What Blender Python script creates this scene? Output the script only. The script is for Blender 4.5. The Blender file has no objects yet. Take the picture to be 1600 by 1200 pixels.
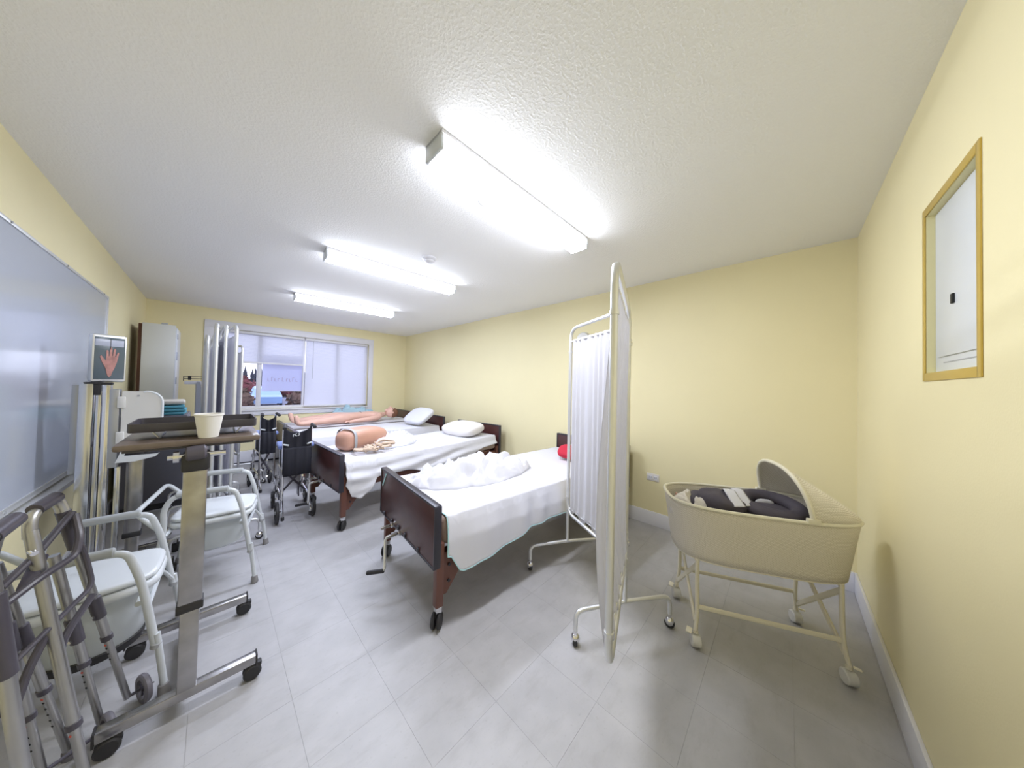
import bpy, bmesh, math, random
from mathutils import Vector, Matrix, noise
random.seed(7)
SC = bpy.context.scene
COL = SC.collection
PI = math.pi
def V(*a): return Vector(a)
# ------------------------------------------------------------------ camera, world, exposure
def make_camera():
    yaw, pit, rol = math.radians(45.835), math.radians(1.018), math.radians(1.340)
    F = V(math.sin(yaw)*math.cos(pit), math.cos(yaw)*math.cos(pit), math.sin(pit))
    R = V(math.cos(yaw), -math.sin(yaw), 0)
    U = R.cross(F)
    R2 = R*math.cos(rol)+U*math.sin(rol); U2 = U*math.cos(rol)-R*math.sin(rol)
    cd = bpy.data.cameras.new('camera'); cam = bpy.data.objects.new('camera', cd); COL.objects.link(cam)
    m = Matrix((R2, U2, -F)).transposed().to_4x4(); m.translation = V(0, 0, 1.351)
    cam.matrix_world = m
    cd.sensor_width = 36; cd.sensor_fit = 'HORIZONTAL'; cd.lens = 36*447.19/1600
    cd.shift_x = 5.73/1600; cd.shift_y = -5.01/1600; cd.clip_start = .02
    SC.camera = cam
make_camera()
W = bpy.data.worlds.new('sky'); SC.world = W; W.use_nodes = True
bg = W.node_tree.nodes['Background']; bg.inputs[0].default_value = (.84, .84, 1.0, 1); bg.inputs[1].default_value = .62
LAMP = 17.0                      # emission of the ceiling light diffusers
SC.view_settings.view_transform = 'Standard'; SC.view_settings.look = 'None'
SC.view_settings.gamma = 1; SC.view_settings.use_curve_mapping = False
SC.view_settings.exposure = 2.02
# ------------------------------------------------------------------ materials
def mat(name, col, rough=.5, metal=0, bump=0, bscale=40, mott=0, mscale=8, spec=.5, sheen=0, coat=0, trans=0, emit=None, objvar=0, sub=0):
    m = bpy.data.materials.new(name); m.use_nodes = True
    nt = m.node_tree; N = nt.nodes; L = nt.links; b = N['Principled BSDF']
    c = (*col, 1)
    b.inputs['Base Color'].default_value = c; b.inputs['Roughness'].default_value = rough
    b.inputs['Metallic'].default_value = metal; b.inputs['Specular IOR Level'].default_value = spec
    if sheen: b.inputs['Sheen Weight'].default_value = sheen
    if coat: b.inputs['Coat Weight'].default_value = coat
    if trans: b.inputs['Transmission Weight'].default_value = trans
    if sub: b.inputs['Subsurface Weight'].default_value = sub; b.inputs['Subsurface Scale'].default_value = .02
    tc = N.new('ShaderNodeTexCoord')
    if mott or objvar:
        n = N.new('ShaderNodeTexNoise'); n.inputs['Scale'].default_value = mscale; n.inputs['Detail'].default_value = 5
        L.new(tc.outputs['Object'], n.inputs['Vector'])
        mr = N.new('ShaderNodeMapRange'); mr.inputs['From Min'].default_value = .3; mr.inputs['From Max'].default_value = .7
        mr.inputs['To Min'].default_value = 1-mott; mr.inputs['To Max'].default_value = 1+mott*.4
        L.new(n.outputs['Fac'], mr.inputs['Value'])
        mx = N.new('ShaderNodeVectorMath'); mx.operation = 'SCALE'; mx.inputs[0].default_value = col
        last = mr.outputs[0]
        if objvar:
            oi = N.new('ShaderNodeObjectInfo'); m2 = N.new('ShaderNodeMapRange')
            m2.inputs['To Min'].default_value = 1-objvar; m2.inputs['To Max'].default_value = 1+objvar*.3
            L.new(oi.outputs['Random'], m2.inputs['Value'])
            mm = N.new('ShaderNodeMath'); mm.operation = 'MULTIPLY'; L.new(last, mm.inputs[0]); L.new(m2.outputs[0], mm.inputs[1]); last = mm.outputs[0]
        L.new(last, mx.inputs['Scale']); L.new(mx.outputs[0], b.inputs['Base Color'])
    if bump:
        n = N.new('ShaderNodeTexNoise'); n.inputs['Scale'].default_value = bscale; n.inputs['Detail'].default_value = 3
        L.new(tc.outputs['Object'], n.inputs['Vector'])
        bp = N.new('ShaderNodeBump'); bp.inputs['Strength'].default_value = bump; bp.inputs['Distance'].default_value = .01
        L.new(n.outputs['Fac'], bp.inputs['Height']); L.new(bp.outputs[0], b.inputs['Normal'])
    if emit:
        b.inputs['Emission Color'].default_value = (*emit[:3], 1); b.inputs['Emission Strength'].default_value = emit[3]
    return m
MT = {}
MT['wall'] = mat('wall_paint', (.87, .79, .49), .55, bump=.05, bscale=150, mott=.03, mscale=1.5)
MT['trim'] = mat('trim_paint', (.78, .78, .83), .4)
MT['tile'] = mat('vinyl_tile', (.44, .435, .445), .45, mott=.10, mscale=7, objvar=.02)
MT['grout'] = mat('floor_seam', (.42, .40, .38), .7)
MT['sheet'] = mat('white_cotton', (.72, .72, .765), .85, bump=.15, bscale=400, sheen=.2)
MT['curtain'] = mat('curtain_cotton', (.84, .84, .88), .8, bump=.1, bscale=300)
MT['teal'] = mat('teal_thread', (.45, .72, .74), .8)
MT['pillow'] = mat('pillow_cotton', (.76, .73, .70), .85)
MT['burg'] = mat('dark_laminate', (.075, .026, .024), .28, mott=.15, mscale=20)
MT['edge'] = mat('black_edging', (.030, .028, .040), .35)
MT['brown'] = mat('brown_enamel', (.15, .060, .042), .35)
MT['chrome'] = mat('chrome', (.75, .75, .77), .12, 1)
MT['alu'] = mat('aluminium', (.78, .79, .80), .36, .75, mott=.04)
MT['alub'] = mat('brushed_steel', (.46, .45, .45), .25, 1, mott=.25, mscale=14)
MT['walk'] = mat('walker_aluminium', (.50, .50, .50), .38, 1, mott=.08)
MT['poleal'] = mat('polished_aluminium', (.62, .63, .66), .16, 1)
MT['grayalu'] = mat('grey_aluminium', (.45, .46, .48), .38, .8)
MT['rubber'] = mat('black_rubber', (.025, .024, .026), .55)
MT['dplast'] = mat('dark_plastic', (.085, .078, .10), .33)
MT['wheelgrey'] = mat('grey_rubber', (.16, .15, .17), .5)
MT['enamel'] = mat('white_enamel', (.62, .65, .67), .3)
MT['wplast'] = mat('white_plastic', (.68, .71, .73), .3)
MT['offwhite'] = mat('offwhite_plastic', (.68, .67, .64), .35)
MT['gplast'] = mat('grey_plastic', (.40, .41, .43), .5)
MT['darkgrey'] = mat('dark_grey_steel', (.16, .16, .19), .4)
MT['tabletop'] = mat('taupe_laminate', (.16, .125, .105), .25, mott=.1, mscale=30)
MT['tray'] = mat('charcoal_tray', (.06, .055, .065), .35)
MT['foam'] = mat('foam_cup', (.80, .78, .74), .7)
MT['blackfab'] = mat('black_nylon', (.012, .012, .020), .75, bump=.2, bscale=200)
MT['bluepad'] = mat('blue_vinyl', (.16, .22, .48), .4)
MT['gold'] = mat('gold_moulding', (.62, .44, .10), .3, .35)
MT['pale'] = mat('pale_recess', (.80, .74, .42), .5)
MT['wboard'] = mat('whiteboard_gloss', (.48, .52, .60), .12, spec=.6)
MT['cream'] = mat('cream_enamel', (.84, .79, .63), .35)
MT['wicker'] = mat('wicker_vinyl', (.88, .83, .70), .45)
MT['creamrim'] = mat('cream_rim', (.84, .80, .64), .3)
MT['charfab'] = mat('charcoal_padding', (.085, .075, .095), .8, bump=.2, bscale=60)
MT['fleece'] = mat('white_fleece', (.84, .80, .74), .95, bump=.5, bscale=90)
MT['red'] = mat('red_cotton', (.55, .02, .05), .8)
MT['skin'] = mat('manikin_vinyl', (.80, .50, .40), .45, mott=.08, mscale=6)
MT['tan'] = mat('tan_vinyl', (.56, .31, .22), .42, mott=.06)
MT['hair'] = mat('brown_hair', (.20, .09, .05), .7)
MT['beige'] = mat('beige_webbing', (.62, .48, .36), .8)
MT['matt'] = mat('tan_mattress_vinyl', (.42, .32, .27), .35, mott=.1)
MT['teal2'] = mat('blue_disposable_pads', (.12, .42, .55), .7)
MT['lightblue'] = mat('light_blue_cloth', (.42, .62, .72), .8)
MT['walnut'] = mat('dark_walnut', (.10, .035, .02), .5)
MT['cabwhite'] = mat('cabinet_white', (.60, .61, .59), .4)
MT['blind'] = mat('blind_slat', (.80, .81, .90), .5)
MT['hole'] = mat('black_print', (.01, .01, .01), .6)
MT['redp'] = mat('red_print', (.65, .12, .08), .6)
MT['pinkp'] = mat('faded_print', (.62, .50, .60), .6)
MT['conifer'] = mat('conifer_needles', (.030, .035, .055), .9)
MT['redleaf'] = mat('red_leaves', (.16, .045, .055), .9, mott=.5, mscale=3)
MT['brush'] = mat('autumn_brush', (.14, .09, .07), .9, mott=.5, mscale=3)
MT['asphalt'] = mat('asphalt', (.16, .17, .24), .9)
MT['carblue'] = mat('car_paint', (.25, .38, .62), .3)
MT['carglass'] = mat('car_glass', (.35, .5, .65), .1)
MT['banner'] = mat('banner_vinyl', (.72, .72, .84), .7)
MT['screen'] = mat('screen_print', (.10, .13, .15), .2)
MT['screenb'] = mat('screen_band', (.45, .48, .58), .25)
MT['glow'] = mat('lit_diffuser', (.9, .9, .95), .4, emit=(.955, .975, 1.07, LAMP))
MT['glowside'] = mat('lit_diffuser_side', (.85, .85, .9), .4, emit=(.93, .98, 1.10, LAMP*.15))
MT['glowedge'] = mat('lit_diffuser_edge', (.85, .85, .9), .4, emit=(.93, .98, 1.10, LAMP*.45))
MT['glow2'] = mat('lit_diffuser_cool', (.9, .9, .95), .4, emit=(.86, .94, 1.18, LAMP))
def mat_ceiling():
    m = mat('ceiling_texture', (.93, .93, .93), .85); nt = m.node_tree; N = nt.nodes; L = nt.links
    tc = N.new('ShaderNodeTexCoord'); n = N.new('ShaderNodeTexNoise'); n.inputs['Scale'].default_value = 95; n.inputs['Detail'].default_value = 2.5
    L.new(tc.outputs['Object'], n.inputs['Vector'])
    r = N.new('ShaderNodeValToRGB'); r.color_ramp.elements[0].position = .45; r.color_ramp.elements[1].position = .62
    L.new(n.outputs['Fac'], r.inputs[0])
    bp = N.new('ShaderNodeBump'); bp.inputs['Strength'].default_value = .22; bp.inputs['Distance'].default_value = .006
    L.new(r.outputs[0], bp.inputs['Height']); L.new(bp.outputs[0], N['Principled BSDF'].inputs['Normal'])
    return m
MT['ceil'] = mat_ceiling()
def mat_tile():
    m = MT['tile']; nt = m.node_tree; N = nt.nodes; L = nt.links; b = N['Principled BSDF']
    src = b.inputs['Base Color'].links[0].from_socket
    tc = N.new('ShaderNodeTexCoord'); oi = N.new('ShaderNodeObjectInfo')
    ad = N.new('ShaderNodeVectorMath'); ad.operation = 'ADD'
    L.new(tc.outputs['Object'], ad.inputs[0]); L.new(oi.outputs['Location'], ad.inputs[1])
    # large soft scuffs, small chips of the vinyl pattern
    for nd in N:
        if nd.type == 'TEX_NOISE': L.new(ad.outputs[0], nd.inputs['Vector'])
    s = N.new('ShaderNodeTexNoise'); s.inputs['Scale'].default_value = 70; s.inputs['Detail'].default_value = 2
    L.new(ad.outputs[0], s.inputs['Vector'])
    w = N.new('ShaderNodeMapping'); w.inputs['Scale'].default_value = (2.5, 7.0, 1); w.inputs['Rotation'].default_value = (0, 0, .7)
    L.new(ad.outputs[0], w.inputs['Vector'])
    k = N.new('ShaderNodeTexNoise'); k.inputs['Scale'].default_value = 2.2; k.inputs['Detail'].default_value = 9; k.inputs['Roughness'].default_value = .7
    L.new(w.outputs[0], k.inputs['Vector'])
    r1 = N.new('ShaderNodeMapRange'); r1.inputs['From Min'].default_value = .62; r1.inputs['From Max'].default_value = .75; r1.inputs['To Min'].default_value = 0; r1.inputs['To Max'].default_value = .22
    L.new(s.outputs['Fac'], r1.inputs['Value'])
    r2 = N.new('ShaderNodeMapRange'); r2.inputs['From Min'].default_value = .52; r2.inputs['From Max'].default_value = .68; r2.inputs['To Min'].default_value = 0; r2.inputs['To Max'].default_value = .24
    L.new(k.outputs['Fac'], r2.inputs['Value'])
    a = N.new('ShaderNodeMath'); a.operation = 'MAXIMUM'; L.new(r1.outputs[0], a.inputs[0]); L.new(r2.outputs[0], a.inputs[1])
    mx = N.new('ShaderNodeMix'); mx.data_type = 'RGBA'; L.new(a.outputs[0], mx.inputs[0]); L.new(src, mx.inputs[6]); mx.inputs[7].default_value = (.27, .25, .24, 1)
    L.new(mx.outputs[2], b.inputs['Base Color'])
mat_tile()
def mat_wicker():
    m = MT['wicker']; nt = m.node_tree; N = nt.nodes; L = nt.links; b = N['Principled BSDF']
    tc = N.new('ShaderNodeTexCoord'); mp = N.new('ShaderNodeMapping'); mp.inputs['Scale'].default_value = (1, 1, 1)
    L.new(tc.outputs['UV'], mp.inputs['Vector'])
    br = N.new('ShaderNodeTexBrick'); br.inputs['Scale'].default_value = 1; br.inputs['Brick Width'].default_value = .012; br.inputs['Row Height'].default_value = .006
    br.inputs['Mortar Size'].default_value = .0014; br.inputs['Mortar Smooth'].default_value = .6
    br.inputs['Color1'].default_value = (.95, .90, .79, 1); br.inputs['Color2'].default_value = (.93, .88, .76, 1); br.inputs['Mortar'].default_value = (.74, .68, .56, 1)
    L.new(mp.outputs[0], br.inputs['Vector']); L.new(br.outputs['Color'], b.inputs['Base Color'])
    bp = N.new('ShaderNodeBump'); bp.inputs['Strength'].default_value = .6; bp.inputs['Distance'].default_value = .003; bp.invert = True
    L.new(br.outputs['Fac'], bp.inputs['Height']); L.new(bp.outputs[0], b.inputs['Normal'])
mat_wicker()
def mat_glass():
    m = bpy.data.materials.new('window_glass'); m.use_nodes = True; nt = m.node_tree; N = nt.nodes; N.clear()
    o = N.new('ShaderNodeOutputMaterial'); t = N.new('ShaderNodeBsdfTransparent'); t.inputs[0].default_value = (.94, .96, 1, 1)
    g = N.new('ShaderNodeBsdfGlossy'); g.inputs['Roughness'].default_value = .02
    f = N.new('ShaderNodeFresnel'); f.inputs[0].default_value = 1.25; x = N.new('ShaderNodeMixShader')
    nt.links.new(f.outputs[0], x.inputs[0]); nt.links.new(t.outputs[0], x.inputs[1]); nt.links.new(g.outputs[0], x.inputs[2]); nt.links.new(x.outputs[0], o.inputs[0])
    return m
MT['glass'] = mat_glass()
def mat_translucent(name, col, amt):
    m = mat(name, col, .7); nt = m.node_tree; N = nt.nodes; b = N['Principled BSDF']; o = [n for n in N if n.type == 'OUTPUT_MATERIAL'][0]
    t = N.new('ShaderNodeBsdfTranslucent'); t.inputs[0].default_value = (*col, 1); x = N.new('ShaderNodeMixShader'); x.inputs[0].default_value = amt
    nt.links.new(b.outputs[0], x.inputs[1]); nt.links.new(t.outputs[0], x.inputs[2]); nt.links.new(x.outputs[0], o.inputs[0])
    return m
MT['blind'] = mat_translucent('blind_slat_vinyl', (.86, .87, .94), .6)
MT['curtain'] = mat_translucent('curtain_thin_cotton', (.78, .78, .83), .38)
MT['banner'] = mat_translucent('banner_fabric', (.80, .80, .92), .5)
# ------------------------------------------------------------------ mesh helper
WL = {}
def dirmat(d):
    d = d.normalized(); up = V(0, 0, 1) if abs(d.z) < .95 else V(1, 0, 0)
    x = up.cross(d).normalized(); y = d.cross(x)
    return Matrix((x, y, d)).transposed()
def rot(z=0, x=0, y=0): return Matrix.Rotation(z, 3, 'Z') @ Matrix.Rotation(y, 3, 'Y') @ Matrix.Rotation(x, 3, 'X')
def fillet(pts, r, n=5, closed=False):
    P = [Vector(p) for p in pts]; out = []; N = len(P)
    for i, p in enumerate(P):
        if not closed and i in (0, N-1): out.append(p); continue
        a, b = P[i-1], P[(i+1) % N]; u, w = (a-p), (b-p)
        rr = min(r, u.length*.48, w.length*.48)
        s, e = p+u.normalized()*rr, p+w.normalized()*rr
        for k in range(n+1):
            t = k/n; out.append(s*(1-t)**2+p*2*t*(1-t)+e*t*t)
    return out
def smooth_path(pts, n=8, closed=False):
    P = [Vector(p) for p in pts]; N = len(P); out = []
    for i in range(N if closed else N-1):
        p0 = P[(i-1) % N] if closed or i > 0 else P[0]; p1 = P[i]; p2 = P[(i+1) % N]; p3 = P[(i+2) % N] if closed or i+2 < N else P[-1]
        for k in range(n):
            t = k/n
            out.append(.5*((2*p1)+(p2-p0)*t+(2*p0-5*p1+4*p2-p3)*t*t+(3*p1-p0-3*p2+p3)*t**3))
    if not closed: out.append(P[-1])
    return out
class M:
    def __init__(s): s.v = []; s.f = []; s.uv = {}
    def add(s, vs, fs):
        o = len(s.v); s.v += [Vector(v) for v in vs]; s.f += [tuple(i+o for i in f) for f in fs]; return s
    def box(s, c, d, R=None, bev=0, seg=2):
        bm = bmesh.new(); bmesh.ops.create_cube(bm, size=1)
        for v in bm.verts: v.co = V(v.co.x*d[0], v.co.y*d[1], v.co.z*d[2])
        if bev: bmesh.ops.bevel(bm, geom=bm.edges[:], offset=bev, segments=seg, affect='EDGES', profile=.5)
        bm.verts.index_update(); c = Vector(c)
        s.add([(R @ v.co if R else v.co)+c for v in bm.verts], [[v.index for v in f.verts] for f in bm.faces]); bm.free(); return s
    def bb(s, a, b, bev=0):
        return s.box([(a[i]+b[i])/2 for i in range(3)], [abs(b[i]-a[i]) for i in range(3)], None, bev)
    def cyl(s, a, b, r, r2=None, n=14, bev=0):
        a, b = Vector(a), Vector(b); R = dirmat(b-a); r2 = r if r2 is None else r2; L = (b-a).length
        prof = [(r, 0), (r2, L)] if not bev else [(r-bev, 0), (r, bev), (r2, L-bev), (r2-bev, L)]
        return s.lathe(prof, a, R, n)
    def lathe(s, prof, o=(0, 0, 0), R=None, n=20, cap=True, sx=1, sy=1):
        o = Vector(o); vs = []; fs = []; K = len(prof)
        for r, z in prof:
            for k in range(n):
                t = 2*PI*k/n; p = V(r*math.cos(t)*sx, r*math.sin(t)*sy, z); vs.append((R @ p if R else p)+o)
        for i in range(K-1):
            for k in range(n): fs.append((i*n+k, i*n+(k+1) % n, (i+1)*n+(k+1) % n, (i+1)*n+k))
        if cap: fs.append(tuple(range(n-1, -1, -1))); fs.append(tuple((K-1)*n+k for k in range(n)))
        return s.add(vs, fs)
    def tube(s, pts, r, n=10, fil=0, closed=False, flat=None, up=None):
        P = fillet(pts, fil, closed=closed) if fil else [Vector(p) for p in pts]
        Q = [P[0]]
        for p in P[1:]:
            if (p-Q[-1]).length > 1e-5: Q.append(p)
        if closed and (Q[0]-Q[-1]).length < 1e-5: Q.pop()
        P = Q; N = len(P); vs = []; fs = []; ref = None
        for i in range(N):
            if closed: d = P[(i+1) % N]-P[i-1]
            else: d = P[min(i+1, N-1)]-P[max(i-1, 0)]
            d.normalize()
            if ref is None:
                ref = Vector(up) if up else (V(0, 0, 1) if abs(d.z) < .9 else V(1, 0, 0))
            x = ref-d*ref.dot(d)
            if x.length < 1e-4: x = d.orthogonal()
            x.normalize(); ref = x if not up else ref; y = d.cross(x)
            rr = r[i] if isinstance(r, (list, tuple)) else r
            for k in range(n):
                t = 2*PI*k/n
                a, b = (rr*math.cos(t), rr*math.sin(t)) if not flat else (flat*math.cos(t), rr*math.sin(t))
                vs.append(P[i]+x*a+y*b)
        for i in range(N if closed else N-1):
            j = (i+1) % N
            for k in range(n): fs.append((i*n+k, i*n+(k+1) % n, j*n+(k+1) % n, j*n+k))
        if not closed: fs.append(tuple(range(n-1, -1, -1))); fs.append(tuple((N-1)*n+k for k in range(n)))
        return s.add(vs, fs)
    def grid(s, fn, nu, nv, closeu=False, thick=0):
        o = [[Vector(fn(i/nu, j/nv)) for j in range(nv+1)] for i in range(nu+(0 if closeu else 1))]
        rows = len(o); vs = [p for r in o for p in r]; fs = []
        for i in range(rows if closeu else rows-1):
            for j in range(nv):
                a = i*(nv+1)+j; b = ((i+1) % rows)*(nv+1)+j; fs.append((a, b, b+1, a+1))
        return s.add(vs, fs)
    def ellip(s, c, d, e=1.0, R=None, nu=24, nv=14, warp=None):
        c = Vector(c); sg = lambda a: math.copysign(abs(a)**e, a)
        def fn(u, v):
            a = 2*PI*u; b = PI*(v-.5)
            p = V(d[0]*sg(math.cos(a))*sg(math.cos(b)), d[1]*sg(math.sin(a))*sg(math.cos(b)), d[2]*sg(math.sin(b)))
            if warp: p = warp(p)
            return (R @ p if R else p)+c
        return s.grid(fn, nu, nv, closeu=True)
    def build(s, name, m, parent=None, smooth=True, label=None, thick=0, kind=None, sub=0, ang=35, uv=None):
        off = WL.get(parent.name, V(0, 0, 0)) if parent else V(0, 0, 0)
        me = bpy.data.meshes.new(name); me.from_pydata([v-off for v in s.v], [], s.f)
        me.materials.append(MT[m]); 
        bm = bmesh.new(); bm.from_mesh(me); bmesh.ops.remove_doubles(bm, verts=bm.verts[:], dist=1e-5); bmesh.ops.recalc_face_normals(bm, faces=bm.faces[:]); bm.to_mesh(me); bm.free()
        if uv:
            l = me.uv_layers.new(name='uv')
            for lp in me.loops: l.data[lp.index].uv = uv(me.vertices[lp.vertex_index].co+off)
        if smooth:
            me.shade_smooth()
            try: me.set_sharp_from_angle(angle=math.radians(ang))
            except Exception: pass
        o = bpy.data.objects.new(name, me); COL.objects.link(o)
        if parent: o.parent = parent; WL[o.name] = off
        if label: o['label'] = label
        if kind: o['kind'] = kind
        if thick:
            md = o.modifiers.new('thickness', 'SOLIDIFY'); md.thickness = thick; md.offset = 0
        if sub:
            md = o.modifiers.new('smooth', 'SUBSURF'); md.levels = sub; md.render_levels = sub
        return o
def thing(name, label, cat, base=(0, 0, 0), group=None):
    "world-mode thing: parts are given in world coordinates"
    o = bpy.data.objects.new(name, None); COL.objects.link(o); o.location = base; o.empty_display_size = .05
    WL[o.name] = Vector(base); o['label'] = label; o['category'] = cat
    if group: o['group'] = group
    return o
def tag(o, label, cat, group=None):
    o['label'] = label; o['category'] = cat
    if group: o['group'] = group
    return o
def put(o, loc, rz=0, rx=0, ry=0): o.location = loc; o.rotation_euler = (rx, ry, rz); return o
def copy_tree(o, parent=None):
    c = o.copy(); COL.objects.link(c); c.parent = parent
    for ch in list(o.children): copy_tree(ch, c)
    return c
def struct(o): o['kind'] = 'structure'; return o
# ------------------------------------------------------------------ the room
XL, XR, YF, YB, H = -.676, 3.085, -.3525, 6.34, 2.44
TW = .15
fl = struct(M().bb((XL-TW, YF-TW, -.08), (XR+TW, YB+TW, -.003)).build('floor', 'grout', smooth=False))
TS = (XR-XL)/12; ox, oy = .298-3*TS, .885-4*.3048
tm = None; k = 0
x = ox
while x > XL+.001: x -= .3048
xs = []
while x < XR-.001:
    xs.append((max(x, XL), min(x+.3048, XR))); x += .3048
y = oy
while y > YF+.001: y -= .3048
ys = []
while y < YB-.001:
    ys.append((max(y, YF), min(y+.3048, YB))); y += .3048
tcache = {}
for (x0, x1) in xs:
    for (y0, y1) in ys:
        w, d = round(x1-x0, 4), round(y1-y0, 4)
        if w < .01 or d < .01: continue
        if (w, d) not in tcache:
            g = .0006
            me = M().box((0, 0, -.0015), (w-g, d-g, .003)).build('tile', 'tile', fl, smooth=False)
            tcache[(w, d)] = me; o = me
        else:
            o = tcache[(w, d)].copy(); COL.objects.link(o)
        o.location = ((x0+x1)/2, (y0+y1)/2, 0)
struct(M().bb((XL-TW, YF-TW, H), (XR+TW, YB+TW, H+.1)).build('ceiling', 'ceil', smooth=False))
struct(M().bb((XL-TW, YF-TW, 0), (XL, YB+TW, H)).build('wall_left', 'wall', smooth=False))
struct(M().bb((XR, YF-TW, 0), (XR+TW, YB+TW, H)).build('wall_right', 'wall', smooth=False))
def wall_hole(y0, y1, hx0, hx1, hz0, hz1, name, m='wall'):
    b = M()
    b.bb((XL, y0, 0), (hx0, y1, H)); b.bb((hx1, y0, 0), (XR, y1, H)); b.bb((hx0, y0, 0), (hx1, y1, hz0)); b.bb((hx0, y0, hz1), (hx1, y1, H))
    return struct(b.build(name, m, smooth=False))
WX0, WX1, WZ0, WZ1 = -.02, 2.27, .86, 2.15
wall_hole(YB, YB+TW, WX0, WX1, WZ0, WZ1, 'wall_back')
GX0, GX1, GZ0, GZ1 = 1.352, 1.742, 1.425, 1.985
wall_hole(YF-TW, YF, GX0, GX1, GZ0, GZ1, 'wall_front')
bh, bt = .135, .014
struct(M().bb((XR-bt, YF+bt, 0), (XR, YB, bh), .003).build('baseboard_right', 'trim'))
struct(M().bb((XL, YF+bt, 0), (XL+bt, YB, bh), .003).build('baseboard_left', 'trim'))
struct(M().bb((XL, YF, 0), (XR, YF+bt, bh), .003).build('baseboard_front', 'trim'))
struct(M().bb((XL+bt, YB-bt, 0), (XR-bt, YB, bh), .003).build('baseboard_back', 'trim'))
# window
tr = M()
tr.bb((WX0-.10, YB-.018, WZ1), (WX1+.09, YB, WZ1+.11), .002); tr.bb((WX0-.10, YB-.018, WZ0-.10), (WX0, YB, WZ1), .002)
tr.bb((WX1, YB-.018, WZ0-.10), (WX1+.09, YB, WZ1), .002); tr.bb((WX0, YB-.018, WZ0-.10), (WX1, YB, WZ0-.02), .002)
tr.bb((WX0, YB-.045, WZ0-.02), (WX1, YB+.02, WZ0), .003)
struct(tr.build('trim_1', 'trim'))
win = thing('window_1', '', '', (WX0, YB+.1, WZ0)); del win['label']; del win['category']; struct(win)
fr = M(); fy0, fy1 = YB+.07, YB+.12
fr.bb((WX0, fy0, WZ0), (WX1, fy1, WZ0+.05), .004); fr.bb((WX0, fy0, WZ1-.05), (WX1, fy1, WZ1), .004)
fr.bb((WX0, fy0, WZ0), (WX0+.05, fy1, WZ1)); fr.bb((WX1-.05, fy0, WZ0), (WX1, fy1, WZ1))
fr.build('window_frame', 'trim', win)
for xm, wd in ((.535, .06), (1.155, .03), (1.70, .05)):
    M().bb((xm-wd/2, fy0-.01, WZ0+.05), (xm+wd/2, fy1, WZ1-.05), .003).build('mullion', 'trim', win)
pe = [WX0+.05, .505, .565, 1.14, 1.17, 1.675, 1.725, WX1-.05]
for i in range(4):
    M().bb((pe[2*i]-.004, YB+.093, WZ0+.046), (pe[2*i+1]+.004, YB+.099, WZ1-.046)).build('pane', 'glass', win, smooth=False)
def blind(x0, x1, zb, label):
    t = thing('window_blind', label, 'blind', (x0, YB+.03, zb), 'horizontal blinds in the window')
    M().bb((x0, YB+.012, WZ1-.045), (x1, YB+.048, WZ1-.002), .003).build('headrail', 'trim', t)
    sl = M(); z = zb+.035
    while z < WZ1-.05:
        c, s_ = math.cos(1.12), math.sin(1.12)
        a, b = V(0, -.0125*c, -.0125*s_), V(0, .0125*c, .0125*s_); m_ = V(0, -.002, .001)
        vs = [];
        for xx in (x0+.006, x1-.006):
            for q in (a, m_, b): vs.append(V(xx, YB+.03, z)+q)
        sl.add(vs, [(0, 1, 4, 3), (1, 2, 5, 4)]); z += .0225
    sl.build('slats', 'blind', t, kind='stuff')
    M().bb((x0+.004, YB+.018, zb), (x1-.004, YB+.042, zb+.028), .004).build('bottom_rail', 'trim', t)
    M().cyl((x0+.12, YB+.008, WZ1-.05), (x0+.12, YB+.008, WZ1-.75), .003, n=6).build('tilt_wand', 'gplast', t)
blind(WX0+.02, 1.142, 1.625, 'left white horizontal blind, drawn up halfway')
blind(1.165, WX1-.02, .885, 'right white horizontal blind, lowered to the sill')
# ------------------------------------------------------------------ outside
struct(M().bb((-30, YB+.4, -.75), (45, 60, -.55)).build('ground', 'asphalt', smooth=False))
bn = thing('banner', 'pale banner with faded red lettering hanging outside the middle pane', 'banner', (.85, YB+.19, 1.15))
by_ = YB+.19
bc_ = M().bb((.585, by_-.002, 1.165), (1.165, by_+.002, 1.80)).build('banner_cloth', 'banner', bn, smooth=False)
M().cyl((.56, by_, 1.80), (1.19, by_, 1.80), .008).build('top_rod', 'alu', bn)
M().cyl((.58, by_, 1.165), (1.17, by_, 1.165), .006).build('bottom_rod', 'trim', bn)
for xx in (.60, 1.15): M().bb((xx-.006, by_-.003, 1.80), (xx+.006, by_+.003, 2.26)).bb((xx-.02, YB+.149, 2.22), (xx+.02, by_+.004, 2.26)).build('hanging_strap', 'trim', bn)
lt = M()
for k, xx in enumerate((.66, .71, .755, .80, .86, .92, .965, 1.01, 1.06)):
    hgt = .055+.02*(k % 3 == 1)
    lt.bb((xx, by_-.0035, 1.335), (xx+.008, by_-.002, 1.335+hgt))
    if k % 2: lt.bb((xx, by_-.0035, 1.335+hgt-.008), (xx+.028, by_-.002, 1.335+hgt))
    else: lt.bb((xx, by_-.0035, 1.335), (xx+.028, by_-.002, 1.343))
lt.build('faded_lettering', 'pinkp', bc_, smooth=False, kind='stuff')
def conifer(x, y, h, label):
    b = M(); n = 9
    for i in range(n):
        f = i/n; z0 = -.5+h*(.12+.88*f); r = (1-f)**.8*h*.22+.05
        prof = [(r, 0), (r*.55, h*.08), (.02, h*.22)]
        bb = len(b.v); b.lathe(prof, (x, y, z0), None, 11)
        for q in range(bb, len(b.v)):
            b.v[q] += V(*[random.uniform(-.18, .18)*r for _ in range(3)])
    t = thing('conifer_tree', label, 'tree', (x, y, -.55), 'dark conifers beyond the car park')
    b.build('foliage', 'conifer', t, smooth=False); M().cyl((x, y, -.56), (x, y, h*.3), .14, .08, n=8).build('trunk', 'walnut', t)
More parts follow.
